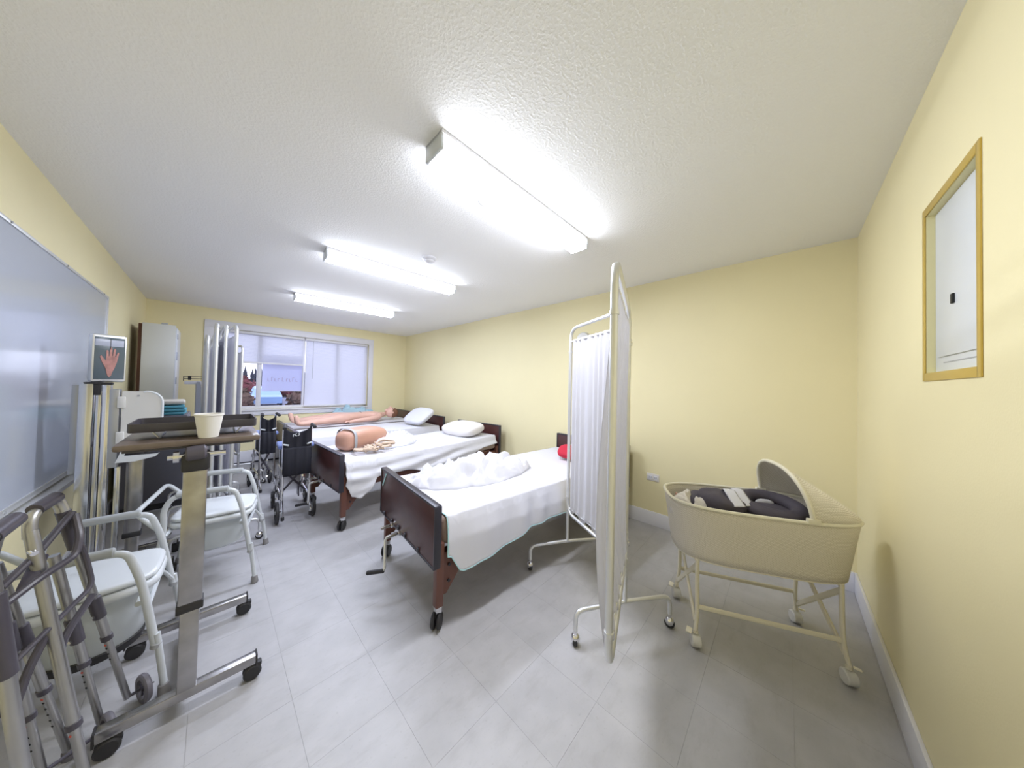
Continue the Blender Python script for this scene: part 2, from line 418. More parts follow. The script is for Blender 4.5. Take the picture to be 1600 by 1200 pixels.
CL = ['tall dark conifer far outside', 'short dark conifer far outside']
i = 0
for xx in range(30):
    h = random.uniform(2.9, 3.7); conifer(-2.0+xx*.5, 57+(xx % 4)*1.75, h, 'dark pointed conifer in the tree line seen through the left panes')
def bush(x, y, r, h, m, label):
    b = M()
    for k in range(150):
        a, e = random.uniform(0, 2*PI), random.uniform(0, PI/2)
        q = random.uniform(.5, 1.0); p = V(math.cos(a)*math.cos(e)*r*q, math.sin(a)*math.cos(e)*r*q, math.sin(e)*h*q)
        s_ = random.uniform(.12, .3)*r; n1 = V(*[random.uniform(-1, 1) for _ in range(3)]).normalized(); n2 = n1.orthogonal().normalized()
        c = p+V(x, y, -.55+.02)
        b.add([c-n1*s_, c+n2*s_, c+n1*s_, c-n2*s_+n1.cross(n2)*s_*.5], [(0, 1, 2), (0, 2, 3)])
    b.ellip((x, y, -.55+h*.42), (r*.75, r*.75, h*.42), nu=10, nv=6)
    o = b.build('shrub', m, smooth=False); tag(o, label, 'bush'); return o
bush(1.35, 24.0, .6, 1.35, 'brush', 'brown autumn shrub outside the leftmost pane')
bush(4.6, 26.5, .85, 1.2, 'brush', 'brown autumn shrub outside, right of the parked cars')
bush(6.4, 27.5, .7, 1.0, 'redleaf', 'small reddish shrub outside, right of the brown one')
for q in range(7):
    bush(-5.5+q*3.9, 42, 1.6, 2.15, 'redleaf', 'red-leaved hedge shrub below the conifers outside')['group'] = 'red hedge shrubs outside'
def car(x, y, rz, label):
    t = thing('parked_car', label, 'car', (0, 0, 0))
    pf = [(-2.0, .3), (-2.05, .75), (-1.2, .88), (-.6, 1.32), (.7, 1.36), (1.35, .92), (2.0, .8), (2.08, .35)]
    b = M(); vs = [(px, sy*(.82 if pz < 1.1 else .66), pz) for sy in (-1, 1) for px, pz in pf]; n = len(pf)
    b.add(vs, [tuple(range(n)), tuple(range(2*n-1, n-1, -1))]+[(k, (k+1) % n, n+(k+1) % n, n+k) for k in range(n)]); b.build('body', 'carblue', t, smooth=False)
    for sy in (-1, 1):
        M().add([(-1.05, sy*.80, .9), (-.55, sy*.69, 1.26), (.62, sy*.69, 1.28), (1.15, sy*.80, .92)], [(0, 1, 2, 3)]).build('side_window', 'carglass', t, smooth=False, thick=.02)
        for wx in (-1.25, 1.3): M().cyl((wx, sy*.70, .31), (wx, sy*.86, .31), .31, n=18).build('wheel', 'rubber', t)
    put(t, (x, y, -.55), rz)
car(3.1, 33, 1.45, 'pale blue car parked outside, low in the middle pane, the farther one')
car(2.75, 27.6, 1.5, 'pale blue car parked outside, low in the middle pane, the nearer one')
# ------------------------------------------------------------------ ceiling items
def ceiling_light(cx, cy, rz, label, gm='glow'):
    t = thing('ceiling_light', label, 'light', (0, 0, 0), 'fluorescent ceiling lights')
    L_, w, d = 1.22, .135, .082
    M().box((0, 0, -.008), (L_, w+.006, .016), None, .002).build('mounting_plate', 'trim', t)
    for s_ in (-1, 1): M().box((s_*(L_/2-.007), 0, -d/2), (.014, w, d), None, .004).build('end_cap', 'enamel', t)
    pf = [(-w/2, -.016), (-w/2, -d*.55), (-w/2+.018, -d), (w/2-.018, -d), (w/2, -d*.55), (w/2, -.016)]
    def fn(u, v):
        i_ = min(int(v*5+1e-6), 4) if v < 1 else 4; f_ = v*5-i_
        p = [pf[i_][q]*(1-f_)+pf[i_+1][q]*f_ for q in (0, 1)]; return V((u-.5)*(L_-.026), p[0], p[1])
    df = M().grid(fn, 1, 5).build('diffuser', gm, t, smooth=False)
    df.data.materials.append(MT['glowside']); df.data.materials.append(MT['glowedge'])
    for pl in df.data.polygons:
        if abs(pl.normal.z) < .3: pl.material_index = 1
        elif abs(pl.normal.z) < .8: pl.material_index = 2
    put(t, (cx, cy, H), rz)
ceiling_light(1.255, 1.115, -.012, 'nearest and largest of the three lit fluorescent ceiling lights')
ceiling_light(1.215, 2.70, -.05, 'middle of the three lit fluorescent ceiling lights, beside the smoke detector', 'glow2')
ceiling_light(1.275, 4.36, -.05, 'farthest of the three lit fluorescent ceiling lights, nearest the window', 'glow2')
t = thing('smoke_detector', 'small white round smoke detector on the ceiling', 'smoke detector', (1.27, 2.216, H))
M().lathe([(.062, 0), (.062, -.012), (.052, -.02)], (1.27, 2.216, H), None, 24).build('base', 'trim', t)
M().lathe([(.040, -.02), (.040, -.034), (.022, -.046)], (1.27, 2.216, H), None, 24).build('sensor_head', 'trim', t)
tag(M().lathe([(.062, 0), (.062, -.004), (.056, -.007)], (1.098, 1.262, H), None, 28).build('cover_plate', 'ceil'), 'flat round ceiling cover plate beside the nearest light', 'cover plate')
# ------------------------------------------------------------------ wall items
t = thing('electrical_panel', 'white breaker panel recessed in the wall behind a gold frame', 'electrical panel', (1.55, YF, 1.4))
b = M(); y0, y1 = YF, YF+.004; ow = .024
for a, c in (((GX0-ow+.006, GZ0-ow), (GX0+.004, GZ1+ow)), ((GX1-.004, GZ0-ow), (GX1+ow-.006, GZ1+ow)), ((GX0, GZ0-ow), (GX1, GZ0+.004)), ((GX0, GZ1-.004), (GX1, GZ1+ow))):
    b.bb((a[0], y0, a[1]), (c[0], y1, c[1]), .0015)
b.build('frame', 'gold', t)
b = M(); dp = YF-.022
b.bb((GX0, dp, GZ0), (GX0+.004, YF, GZ1)); b.bb((GX1-.004, dp, GZ0), (GX1, YF, GZ1)); b.bb((GX0, dp, GZ1-.004), (GX1, YF, GZ1)); b.bb((GX0, dp, GZ0), (GX1, YF, GZ0+.004))
b.build('recess_lining', 'pale', t)
M().bb((GX0+.005, dp-.004, GZ0+.004), (GX1-.005, dp+.004, GZ1-.006), .002).build('cover', 'wplast', t)
dr = M().bb((GX0+.03, dp+.004, GZ0+.055), (GX1-.04, dp+.009, GZ1-.05), .002).build('door', 'wplast', t)
M().bb((1.556, dp+.009, 1.635), (1.572, dp+.014, 1.665), .001).build('latch', 'hole', dr)
M().bb((GX0+.03, dp+.004, GZ0+.034), (GX1-.08, dp+.0055, GZ0+.037)).build('seam', 'gplast', t)
t = thing('wall_outlet', 'white double outlet plate low on the yellow wall beside the bassinet', 'outlet', (XR, .95, .475))
M().bb((XR-.007, .893, .437), (XR, 1.007, .508), .002).build('cover_plate', 'pillow', t)
for yy in (.925, .972):
    so = M().bb((XR-.009, yy-.017, .455), (XR-.0065, yy+.017, .49), .003).build('socket', 'trim', t)
    M().bb((XR-.0096, yy-.008, .464), (XR-.0086, yy-.005, .480)).bb((XR-.0096, yy+.005, .464), (XR-.0086, yy+.008, .480)).build('slot', 'hole', so)
t = thing('wall_bell', 'small round white bell on the wall seen over the white screen curtain', 'bell', (XR, 1.74, 1.93))
M().cyl((XR, 1.74, 1.93), (XR-.05, 1.74, 1.93), .085, .078, n=28, bev=.006).build('bell_cap', 'offwhite', t)
M().cyl((XR-.05, 1.74, 1.93), (XR-.06, 1.74, 1.93), .05, n=20).build('centre', 'offwhite', t)
# whiteboard
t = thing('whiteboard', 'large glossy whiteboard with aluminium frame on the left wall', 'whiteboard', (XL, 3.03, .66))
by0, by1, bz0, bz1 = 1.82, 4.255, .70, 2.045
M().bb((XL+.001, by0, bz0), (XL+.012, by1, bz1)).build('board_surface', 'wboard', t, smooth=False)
for a, c in (((by0-.01, bz1-.014), (by1+.012, bz1+.004)), ((by0-.01, bz0-.01), (by1+.012, bz0+.02)), ((by1-.004, bz0), (by1+.012, bz1)), ((by0-.012, bz0), (by0+.004, bz1))):
    M().bb((XL+.001, a[0], a[1]), (XL+.018, c[0], c[1]), .002).build('frame_rail', 'alu', t)
M().bb((XL+.005, by0, bz0-.03), (XL+.075, by1, bz0-.018), .003).bb((XL+.07, by0, bz0-.03), (XL+.078, by1, bz0-.004), .002).build('pen_tray', 'alu', t)
for yy in (2.52, 3.24, 4.1): M().cyl((XL+.016, yy, bz1-.005), (XL+.022, yy, bz1-.005), .006, n=10).build('screw', 'gplast', t)
for yy in (2.6, 3.45): M().cyl((XL+.016, yy, bz0+.006), (XL+.022, yy, bz0+.006), .006, n=10).build('screw', 'gplast', t)
# heater under the window
t = thing('baseboard_heater', 'low white baseboard heater along the wall under the window', 'heater', (.9, YB-.05, 0))
M().bb((-.05, YB-.11, .03), (1.95, YB-.016, .20), .006).build('cover', 'trim', t)
M().bb((-.05, YB-.10, .008), (1.95, YB-.02, .03)).build('air_gap', 'edge', t, smooth=False)
M().bb((.46, YB-.122, .10), (.54, YB-.108, .15), .004).build('vent_knob', 'gplast', t)
# ------------------------------------------------------------------ hospital beds (local: x from foot 0 to head L, y across)
BL, BW = 2.12, .93
def make_bed(label, foottop, crank=True, strip=False):
    t = thing('hospital_bed', label, 'bed', (0, 0, 0), 'crank hospital beds')
    fz = foottop-.335
    fb = M().bb((-.017, -BW/2+.004, fz+.004), (.015, BW/2-.004, foottop-.004), .002).build('footboard', 'burg', t)
    M().bb((-.021, -BW/2, foottop-.010), (.021, BW/2, foottop+.004), .003).bb((-.021, -BW/2-.004, fz), (.021, -BW/2+.008, foottop), .003)\
       .bb((-.021, BW/2-.008, fz), (.021, BW/2+.004, foottop), .003).bb((-.021, -BW/2, fz-.004), (.021, BW/2, fz+.008), .003).build('edging', 'edge', fb)
    if strip:
        M().box((-.0185, BW/2-.075, foottop-.075), (.003, .014, .125), rot(x=.62)).build('tape_strip', 'teal', fb)
    hb = M().bb((BL-.015, -BW/2+.004, .34), (BL+.017, BW/2-.004, .766), .003).build('headboard', 'burg', t)
    M().bb((BL-.021, -BW/2, .756), (BL+.021, BW/2, .77), .003).bb((BL-.021, -BW/2-.004, .34), (BL+.021, -BW/2+.008, .77), .003).bb((BL-.021, BW/2-.008, .34), (BL+.021, BW/2+.004, .77), .003).build('edging', 'edge', hb)
    for i, yy in enumerate((-.26, -.05, .07, .20, .36)):
        M().bb((-.026, yy-.013, fz+.006), (-.012, yy+.013, fz+.032), .005).build('mounting_hook', 'edge', fb)
    for px in (.03, BL-.03):
        for sy in (-1, 1):
            y = sy*(BW/2-.035)
            lg = M().bb((px-.022, y-.022, .12), (px+.022, y+.022, fz+.12), .004).build('leg', 'brown', t)
            M().bb((px-.017, y-.017, .085), (px+.017, y+.017, .125), .003).build('chrome_insert', 'chrome', lg)
            cs = M()
            ax = V(.72, -.69, 0); c0 = V(px-.004, y, .043)
            cs.cyl(c0-ax*.027, c0-ax*.007, .043, n=20, bev=.007).cyl(c0+ax*.007, c0+ax*.027, .043, n=20, bev=.007)
            cs.bb((px-.016, y-.010, .04), (px+.012, y+.010, .09), .004); cs.build('caster', 'rubber', lg)
            M().add([(px+(.022 if px < 1 else -.022), y-.003, .40), (px+(.16 if px < 1 else -.16), y-.003, .40), (px+(.15 if px < 1 else -.15), y-.003, .30), (px+(.05 if px < 1 else -.05), y-.003, .17), (px+(.022 if px < 1 else -.022), y-.003, .17),
                     (px+(.022 if px < 1 else -.022), y+.003, .40), (px+(.16 if px < 1 else -.16), y+.003, .40), (px+(.15 if px < 1 else -.15), y+.003, .30), (px+(.05 if px < 1 else -.05), y+.003, .17), (px+(.022 if px < 1 else -.022), y+.003, .17)],
                    [(0, 1, 2, 3, 4), (9, 8, 7, 6, 5)]+[(k, (k+1) % 5, 5+(k+1) % 5, 5+k) for k in range(5)]).build('gusset', 'brown', t, smooth=False)
            for zz in (.33, .24):
                M().cyl((px+(.06 if px < 1 else -.06), y-.012, zz), (px+(.06 if px < 1 else -.06), y+.012, zz), .009, n=8).build('bolt', 'edge', t)
    for sy in (-1, 1):
        M().bb((.04, sy*(BW/2-.08)-.015, .345), (BL-.03, sy*(BW/2-.08)+.015, .40), .004).build('side_rail', 'brown', t)
        M().bb((.10, sy*(BW/2-.12)-.012, .405), (BL-.08, sy*(BW/2-.12)+.012, .435), .003).build('deck_rail', 'brown', t)
    for px in (.06, BL*.35, BL*.62, BL-.07):
        M().bb((px-.018, -BW/2+.07, .36), (px+.018, BW/2-.07, .395), .003).build('cross_member', 'brown', t)
    M().bb((BL-.5, -BW/2+.06, .40), (BL-.15, -BW/2+.10, .425), .004).build('lift_bracket', 'brown', t)
    if crank:
        for yy, down in ((.04, True), (.18, False)):
            c = M(); c.cyl((.10, yy, .36), (-.10, yy, .345), .011, n=10).cyl((.05, yy, .355), (-.03, yy, .35), .019, n=12)
            c = c.build('crank_shaft', 'chrome', t)
            if down:
                M().tube([(-.10, yy, .35), (-.115, yy-.005, .33), (-.13, yy-.06, .19), (-.14, yy-.062, .175)], .0085, n=8, fil=.01).build('crank_arm', 'alu', c)
                M().cyl((-.135, yy-.065, .175), (-.215, yy+.01, .155), .013, n=12, bev=.003).build('crank_handle', 'rubber', c)
    return t
def place_bed(t, foot, head):
    f, h = Vector((*foot, 0)), Vector((*head, 0)); a = math.atan2(h.y-f.y, h.x-f.x); put(t, f, a); return a
BEDS = [((.915, 1.815), (3.03, 1.615)), ((.80, 3.335), (2.92, 3.47)), ((.80, 4.88), (2.92, 4.90)), ((.80, 5.865), (2.92, 5.86))]
BLAB = ['nearest hospital bed with dark laminate boards and chrome crank, beside the white folding screen',
        'second hospital bed from the camera, its dark footboard behind the near black wheelchair',
        'third hospital bed from the camera, with the tilted pillow, against the window bed',
        'farthest hospital bed under the window, carrying the manikin']
FT = [.685, .69, .66, .66]
XF = []
for i, ((f, h), lb) in enumerate(zip(BEDS, BLAB)):
    t = make_bed(lb, FT[i], crank=i < 2, strip=i == 0); a = place_bed(t, f, h)
    XF.append((Matrix.Translation(V(*f, 0)) @ Matrix.Rotation(a, 4, 'Z')))
def bedpt(i, x, y, z): return XF[i] @ V(x, y, z)
def mattress(i, z0, z1, label):
    b = M(); p = M().box((BL/2, 0, (z0+z1)/2), (BL-.10, BW-.07, z1-z0), None, .03, 3)
    b.add([XF[i] @ v for v in p.v], p.f); o = b.build('mattress', 'matt')
    return tag(o, label, 'mattress', 'mattresses on the hospital beds')
MZ = [.595, .60, .60, .605]
ML = ['tan vinyl mattress showing at the foot of the nearest bed, beneath its sheet', 'mattress under the sheet of the second bed from the camera',
      'mattress under the sheet of the third bed from the camera', 'mattress under the sheet of the farthest bed, below the manikin']
for i in range(4): mattress(i, .437, MZ[i], ML[i])
def sheet(i, x0, x1, near, far, top, label, foot=0, fold=.014, freq=26, trim=True, hor=False, seed=0, sag=None):
    """cloth over the mattress: near(x) and far(x) give how far it hangs at each side"""
    hw = BW/2-.033; nu, nv = 150, 90
    def prof(u, v):
        x = x0+(x1-x0)*u; hn, hf = near(x), far(x); tot = hn+2*hw+hf
        s = v*tot
        nz = noise.noise(V(x*3, s*3, seed))*.006
        tz = top(x, 0)
        r = .025
        if s < hn:
            d = hn-s; k = min(1, d/.12)
            if hor:
                f_ = fold*k*(math.sin(d*55+math.sin(x*3+seed)*1.6+x*4)*.6+noise.noise(V(x*5, d*14, seed)))
            else:
                f_ = fold*k*(math.sin(x*freq+math.sin(x*7+seed)*1.5+d*2)*.8+noise.noise(V(x*9, d*2, seed))*.9)
            y = -hw-.008-f_*.8-d*.05-.025*k; z = tz-d-r*.3
            if d < r: z = tz-(1-math.sqrt(max(0, 1-(d/r)**2)))*r*.6-d*.3; y = -hw-.004*(d/r)
            x += noise.noise(V(x*4, d*3, seed+5))*.010*k
        elif s < hn+2*hw:
            y = -hw+(s-hn); e = min(s-hn, hn+2*hw-s); z = tz+nz*min(1, e/.05)+noise.noise(V(x*1.4, y*2, seed+9))*.008*min(1, e/.1)+.004
        else:
            d = s-hn-2*hw; f_ = fold*min(1, d/.1)*math.sin(x*freq*.9)*.5; y = hw+.006+abs(f_); z = tz-d
        if foot and u == 0: pass
        return XF[i] @ V(x, y, z)
    b = M().grid(prof, nu, nv); t = b.build('bed_sheet', 'sheet', thick=.003, ang=180)
    tag(t, label, 'sheet', 'white sheets on the hospital beds')
    if trim:
        pts = [prof(u/80, 0) for u in range(81)]
        tr_ = M().tube([prof(0, 0) for _ in (0,)]+pts[1:], .0035, n=6)
        o = tr_.build('hem', 'teal', t, label='pale teal stitched hem')
        pts = [prof(0, v/60) for v in range(0, 30)]
        M().tube(pts, .0035, n=6).build('hem', 'teal', t, label='pale teal stitched hem')
    return t
def lerp(tab, x):
    if x <= tab[0][0]: return tab[0][1]
    for (a, fa), (b, fb) in zip(tab, tab[1:]):
        if x <= b:
            t = (x-a)/(b-a); t = t*t*(3-2*t); return fa+(fb-fa)*t
    return tab[-1][1]
# nearest bed: long drape towards the screen, falling to a low corner at the foot
n1 = [(.08, .20), (.16, .31), (.30, .295), (.50, .27), (.72, .225), (1.0, .215), (1.3, .25), (2.05, .22)]
sheet(0, .07, 2.05, lambda x: lerp(n1, x), lambda x: .10, lambda x, y: MZ[0]+.006, 'white cotton sheet with teal hem hanging long over the near side of the nearest bed', freq=24, fold=.013, seed=1)
n2 = [(.04, .20), (.10, .31), (.17, .335), (.24, .30), (.34, .17), (.6, .17), (1.0, .245), (1.25, .25), (1.5, .20), (1.8, .11), (2.05, .10)]
sheet(1, .04, 2.05, lambda x: lerp(n2, x), lambda x: .14, lambda x, y: MZ[1]+.006+max(0, x-1.3)*.03, 'white sheet with sagging swags along the side of the second bed from the camera', freq=18, fold=.024, trim=False, hor=True, seed=3)
sheet(2, .03, 2.04, lambda x: .16, lambda x: .004, lambda x, y: MZ[2]+.006, 'white sheet on the third bed from the camera, under the tilted pillow', fold=.006, freq=10, trim=False, seed=5)
sheet(3, .03, 2.04, lambda x: .004, lambda x: .12, lambda x, y: MZ[3]+.006, 'white sheet on the farthest bed, beneath the manikin', fold=.006, freq=10, trim=False, seed=6)
# white label outline lying on the third bed
def pillow(c, d, R, m, label, seed=0, e=.55):
    def warp(p):
        k = (abs(p.x)/d[0])**3*(abs(p.y)/d[1])**3
        p = V(p.x*(1+.04*k), p.y*(1+.04*k), p.z*(1-.55*k)); return p+p.normalized()*noise.noise(p*9+V(seed, 0, 0))*.012
    b = M().ellip(c, d, e, R, 44, 22, warp)
    o = b.build('pillow', m, ang=180); return tag(o, label, 'pillow')
pillow(bedpt(2, 1.78, -.17, MZ[2]+.175), (.20, .29, .062), rot(z=.10) @ rot(y=-.62), 'sheet', 'white pillow propped tilted against the headboard of the third bed from the camera', 1)
pillow(bedpt(1, 1.78, -.03, MZ[1]+.115), (.20, .33, .075), rot(z=.06) @ rot(y=-.20), 'pillow', 'cream white pillow lying flat at the head of the second bed from the camera', 2)
pillow(bedpt(0, 1.83, -.20, MZ[0]+.072), (.19, .31, .06), rot(z=0) @ rot(y=-.06), 'pillow', 'off-white pillow at the head of the nearest bed, mostly behind the screen', 3)
pillow(bedpt(0, 1.655, -.10, MZ[0]+.10), (.08, .14, .042), rot(z=.25) @ rot(y=-.60), 'red', 'red pillow leaning at the head of the nearest bed, cut off by the screen', 4, .6)
def crumple(i, c, d, rz, h, m, name, label, cat, seed=0, nf=4.0, n=84, shape=None, R=None):
    "a heap of cloth: folded ridges over an irregular footprint"
    c = Vector(c); Rz = rot(z=rz)
    def fn(u, v):
        a, q = 2*PI*u, v
        er = 1+.22*noise.noise(V(math.cos(a)*1.3, math.sin(a)*1.3, seed))+.10*noise.noise(V(math.cos(a)*4, math.sin(a)*4, seed+3))
        x, y = math.cos(a)*q*d[0]*er, math.sin(a)*q*d[1]*er
        if shape: x, y = shape(x, y)
        w = V(x*nf, y*nf, seed); w2 = w+V(noise.noise(w*1.3), noise.noise(w*1.3+V(5, 5, 5)), 0)*.9
        n1, n2, n3 = abs(noise.noise(w2*1.0)), abs(noise.noise(w2*2.1+V(3, 1, 2))), abs(noise.noise(w2*4.3+V(7, 2, 2)))
        rg = .28+.75*min(1, n1*2.6)**.75+.34*min(1, n2*2.4)**.7; rg2 = .10*min(1, n3*2.4)**.7
        env = (1-q**3.2)**.6 if q < 1 else 0
        return c+Rz @ V(x, y, h*env*(rg+rg2)*.85+.001)
    b = M().grid(fn, n, n//2, closeu=True); o = b.build(name, m, thick=.002, ang=180)
    return tag(o, label, cat)
p = bedpt(0, .60, .06, MZ[0]+.010)
bl = crumple(0, p, (.50, .25), -.26, .15, 'sheet', 'blanket', 'crumpled white cotton blanket twisted across the nearest bed', 'blanket', 11, 5.4, 150, shape=lambda x, y: (x*1.05, y*(1-.5*max(0, x/.5))))
p = bedpt(1, .75, .06, MZ[1]+.010)
crumple(1, p, (.34, .22), .5, .15, 'sheet', 'blanket', 'crumpled white cloths heaped on the second bed beside the tan body model', 'blanket', 23, 5.6, 100)
# tan body model
def wt(p):
    return V(p.x, p.y*(1+.12*math.sin(p.x*5)), p.z*(1-.10*math.cos(p.x*9))+(.02*math.cos(p.x*7)))
c = bedpt(1, .40, .10, MZ[1]+.12)
t = thing('torso_model', 'tan rounded vinyl body model with a grey strap on the second bed', 'training model', c)
Rb = rot(z=.35)
M().ellip(c, (.27, .17, .115), .62, Rb, 48, 26, wt).build('body', 'tan', t, ang=180)
ring = [c+Rb @ wt(V(-.185, .163*math.copysign(abs(math.cos(a))**.62, math.cos(a)), .119*math.copysign(abs(math.sin(a))**.62, math.sin(a)))) for a in [2*PI*k/40 for k in range(40)]]
M().tube(ring, .006, n=6, closed=True, flat=.016, up=Rb @ V(1, 0, 0)).build('strap', 'gplast', t)
# beige webbing belts
base = bedpt(1, .36, -.20, MZ[1]+.015)
t = thing('webbing_belts', 'tangled beige webbing belts beside the tan body model', 'belts', base)
for k in range(7):
    rr = random.Random(40+k); pts = []
    for q in range(9): pts.append(base+V(-.10+.045*k+rr.uniform(-.07, .09), rr.uniform(-.10, .09), .010+.006*k+rr.uniform(0, .05)))
    M().tube(smooth_path(pts, 7), .003, n=6, flat=.013).build('belt', 'beige', t, ang=180)
# small clear tray outline: a folded towel on bed three
tag(M().bb(bedpt(2, .62, -.22, MZ[2]+.012), bedpt(2, .78, -.06, MZ[2]+.020), .003).build('folded_cloth', 'sheet'), 'thin folded white cloth with pale blue edge on the third bed', 'cloth')
# light blue blanket folded behind the manikin
crumple(3, bedpt(3, 1.15, .30, MZ[3]+.012), (.42, .12), 0, .24, 'lightblue', 'blanket', 'light blue cloth bundle behind the manikin on the farthest bed', 'blanket', 31, 3.0, 60)
# ------------------------------------------------------------------ manikin on the farthest bed
def skin(name, verts, edges, radii, m, parent, root=0, sub=2, label=None):
    me = bpy.data.meshes.new(name); me.from_pydata([Vector(v) for v in verts], edges, []); me.materials.append(MT[m])
    o = bpy.data.objects.new(name, me); COL.objects.link(o)
    sk = o.modifiers.new('skin', 'SKIN'); sk.use_smooth_shade = True; sk.branch_smoothing = .6
    for i, r in enumerate(radii):
        d = me.skin_vertices[0].data[i]; d.radius = r if isinstance(r, tuple) else (r, r); d.use_root = (i == root)
    s = o.modifiers.new('smooth', 'SUBSURF'); s.levels = sub; s.render_levels = sub
    dg = bpy.context.evaluated_depsgraph_get(); me2 = bpy.data.meshes.new_from_object(o.evaluated_get(dg)); me2.name = name
    bpy.data.objects.remove(o)
    o = bpy.data.objects.new(name, me2); COL.objects.link(o); me2.shade_smooth()
    if not me2.materials: me2.materials.append(MT[m])
    o.parent = parent
    if label: o['label'] = label
    return o
mz = MZ[3]+.012
def mp(x, y, z): return bedpt(3, x, y-.16, mz+z)
t = bpy.data.objects.new('manikin', None); COL.objects.link(t); t.empty_display_size = .05
tag(t, 'nude flesh-coloured patient manikin lying on its back on the farthest bed', 'manikin')
t.location = (0, 0, 0)
vt = [mp(1.02, 0, .10), mp(1.15, 0, .105), mp(1.30, 0, .11), mp(1.44, 0, .12), mp(1.53, 0, .115), mp(1.60, .0, .125)]   # pelvis..neck
ra = [(.13, .098), (.12, .095), (.14, .105), (.145, .10), (.055, .05), (.05, .05)]
ed = [(k, k+1) for k in range(5)]
def limb(pts, rs, root):
    global vt, ra, ed
    s_ = len(vt)
    for k, (p_, r_) in enumerate(zip(pts, rs)):
        vt.append(p_); ra.append(r_); ed.append((root if k == 0 else s_+k-1, s_+k))
    return len(vt)-1
limb([mp(.93, -.10, .09), mp(.72, -.15, .10), mp(.55, -.19, .085), mp(.36, -.22, .075), mp(.17, -.25, .06), mp(.13, -.26, .075), mp(.11, -.275, .16), mp(.10, -.285, .20)], [.098, .088, .064, .062, .042, .042, .038, .025], 0)
limb([mp(.93, .10, .09), mp(.72, .13, .105), mp(.55, .14, .095), mp(.36, .15, .08), mp(.17, .15, .06), mp(.13, .15, .075), mp(.10, .16, .17), mp(.09, .165, .21)], [.098, .088, .064, .062, .042, .042, .038, .025], 0)
for sy in (-1, 1):
    limb([mp(1.42, sy*.16, .10), mp(1.28, sy*.215, .075), mp(1.15, sy*.235, .065), mp(1.02, sy*.24, .055), mp(.92, sy*.235, .045), mp(.86, sy*.235, .04)], [.068, .054, .044, .040, .028, .030], 3)
skin('body', vt, ed, ra, 'skin', t)
hd = M()
def hw_(p):
    if p.z > 0: p = V(p.x, p.y*(1-.15*p.z/.1), p.z)
    return p
hc_ = mp(1.71, 0, .145)
hd.ellip(hc_, (.115, .078, .10), .95, None, 28, 18, hw_)
hd.ellip(hc_+V(-.02, 0, .10), (.030, .012, .022), 1, None, 12, 8).ellip(hc_+V(-.068, 0, .082), (.012, .026, .012), 1, None, 12, 8)
hd.ellip(hc_+V(-.1, 0, .04), (.03, .035, .03), 1, None, 12, 8)
for sy in (-1, 1): hd.ellip(hc_+V(-.005, sy*.078, .0), (.028, .010, .020), 1, None, 12, 8)
hd = hd.build('head', 'skin', t, ang=180)
for sy in (-1, 1): M().ellip(hc_+V(.012, sy*.032, .084), (.008, .016, .010), 1, None, 10, 6).build('eye', 'hole', hd)
M().ellip(hc_+V(.035, 0, -.008), (.095, .086, .098), .95, None, 26, 16).build('hair', 'hair', hd, ang=180)
for sy in (-1, 1):
    for f_ in range(4):
        a = mp(.86, sy*.235+(f_-1.5)*.017, .04); L_ = (.055, .068, .062, .048)[f_]
        skin('finger', [a+V(.02, 0, 0), a+V(-L_*.35, 0, .010), a+V(-L_*.7, 0, .004), a+V(-L_, 0, -.012)], [(0, 1), (1, 2), (2, 3)], [.009, .0085, .008, .0065], 'skin', t, sub=1)
    a = mp(.89, sy*.235-sy*.03, .045)
    skin('thumb', [a+V(.01, sy*.012, 0), a+V(-.02, -sy*.012, .006), a+V(-.045, -sy*.016, 0)], [(0, 1), (1, 2)], [.012, .010, .008], 'skin', t, sub=1)
M().cyl(mp(1.0, -.118, .12), mp(1.0, -.124, .12), .018, n=14).build('hip_joint_hole', 'hole', t)
M().tube([mp(1.12, .10*math.cos(a), .105+.088*math.sin(a)) for a in [2*PI*k/24 for k in range(24)]], .003, n=5, closed=True).build('waist_seam', 'brown', t)
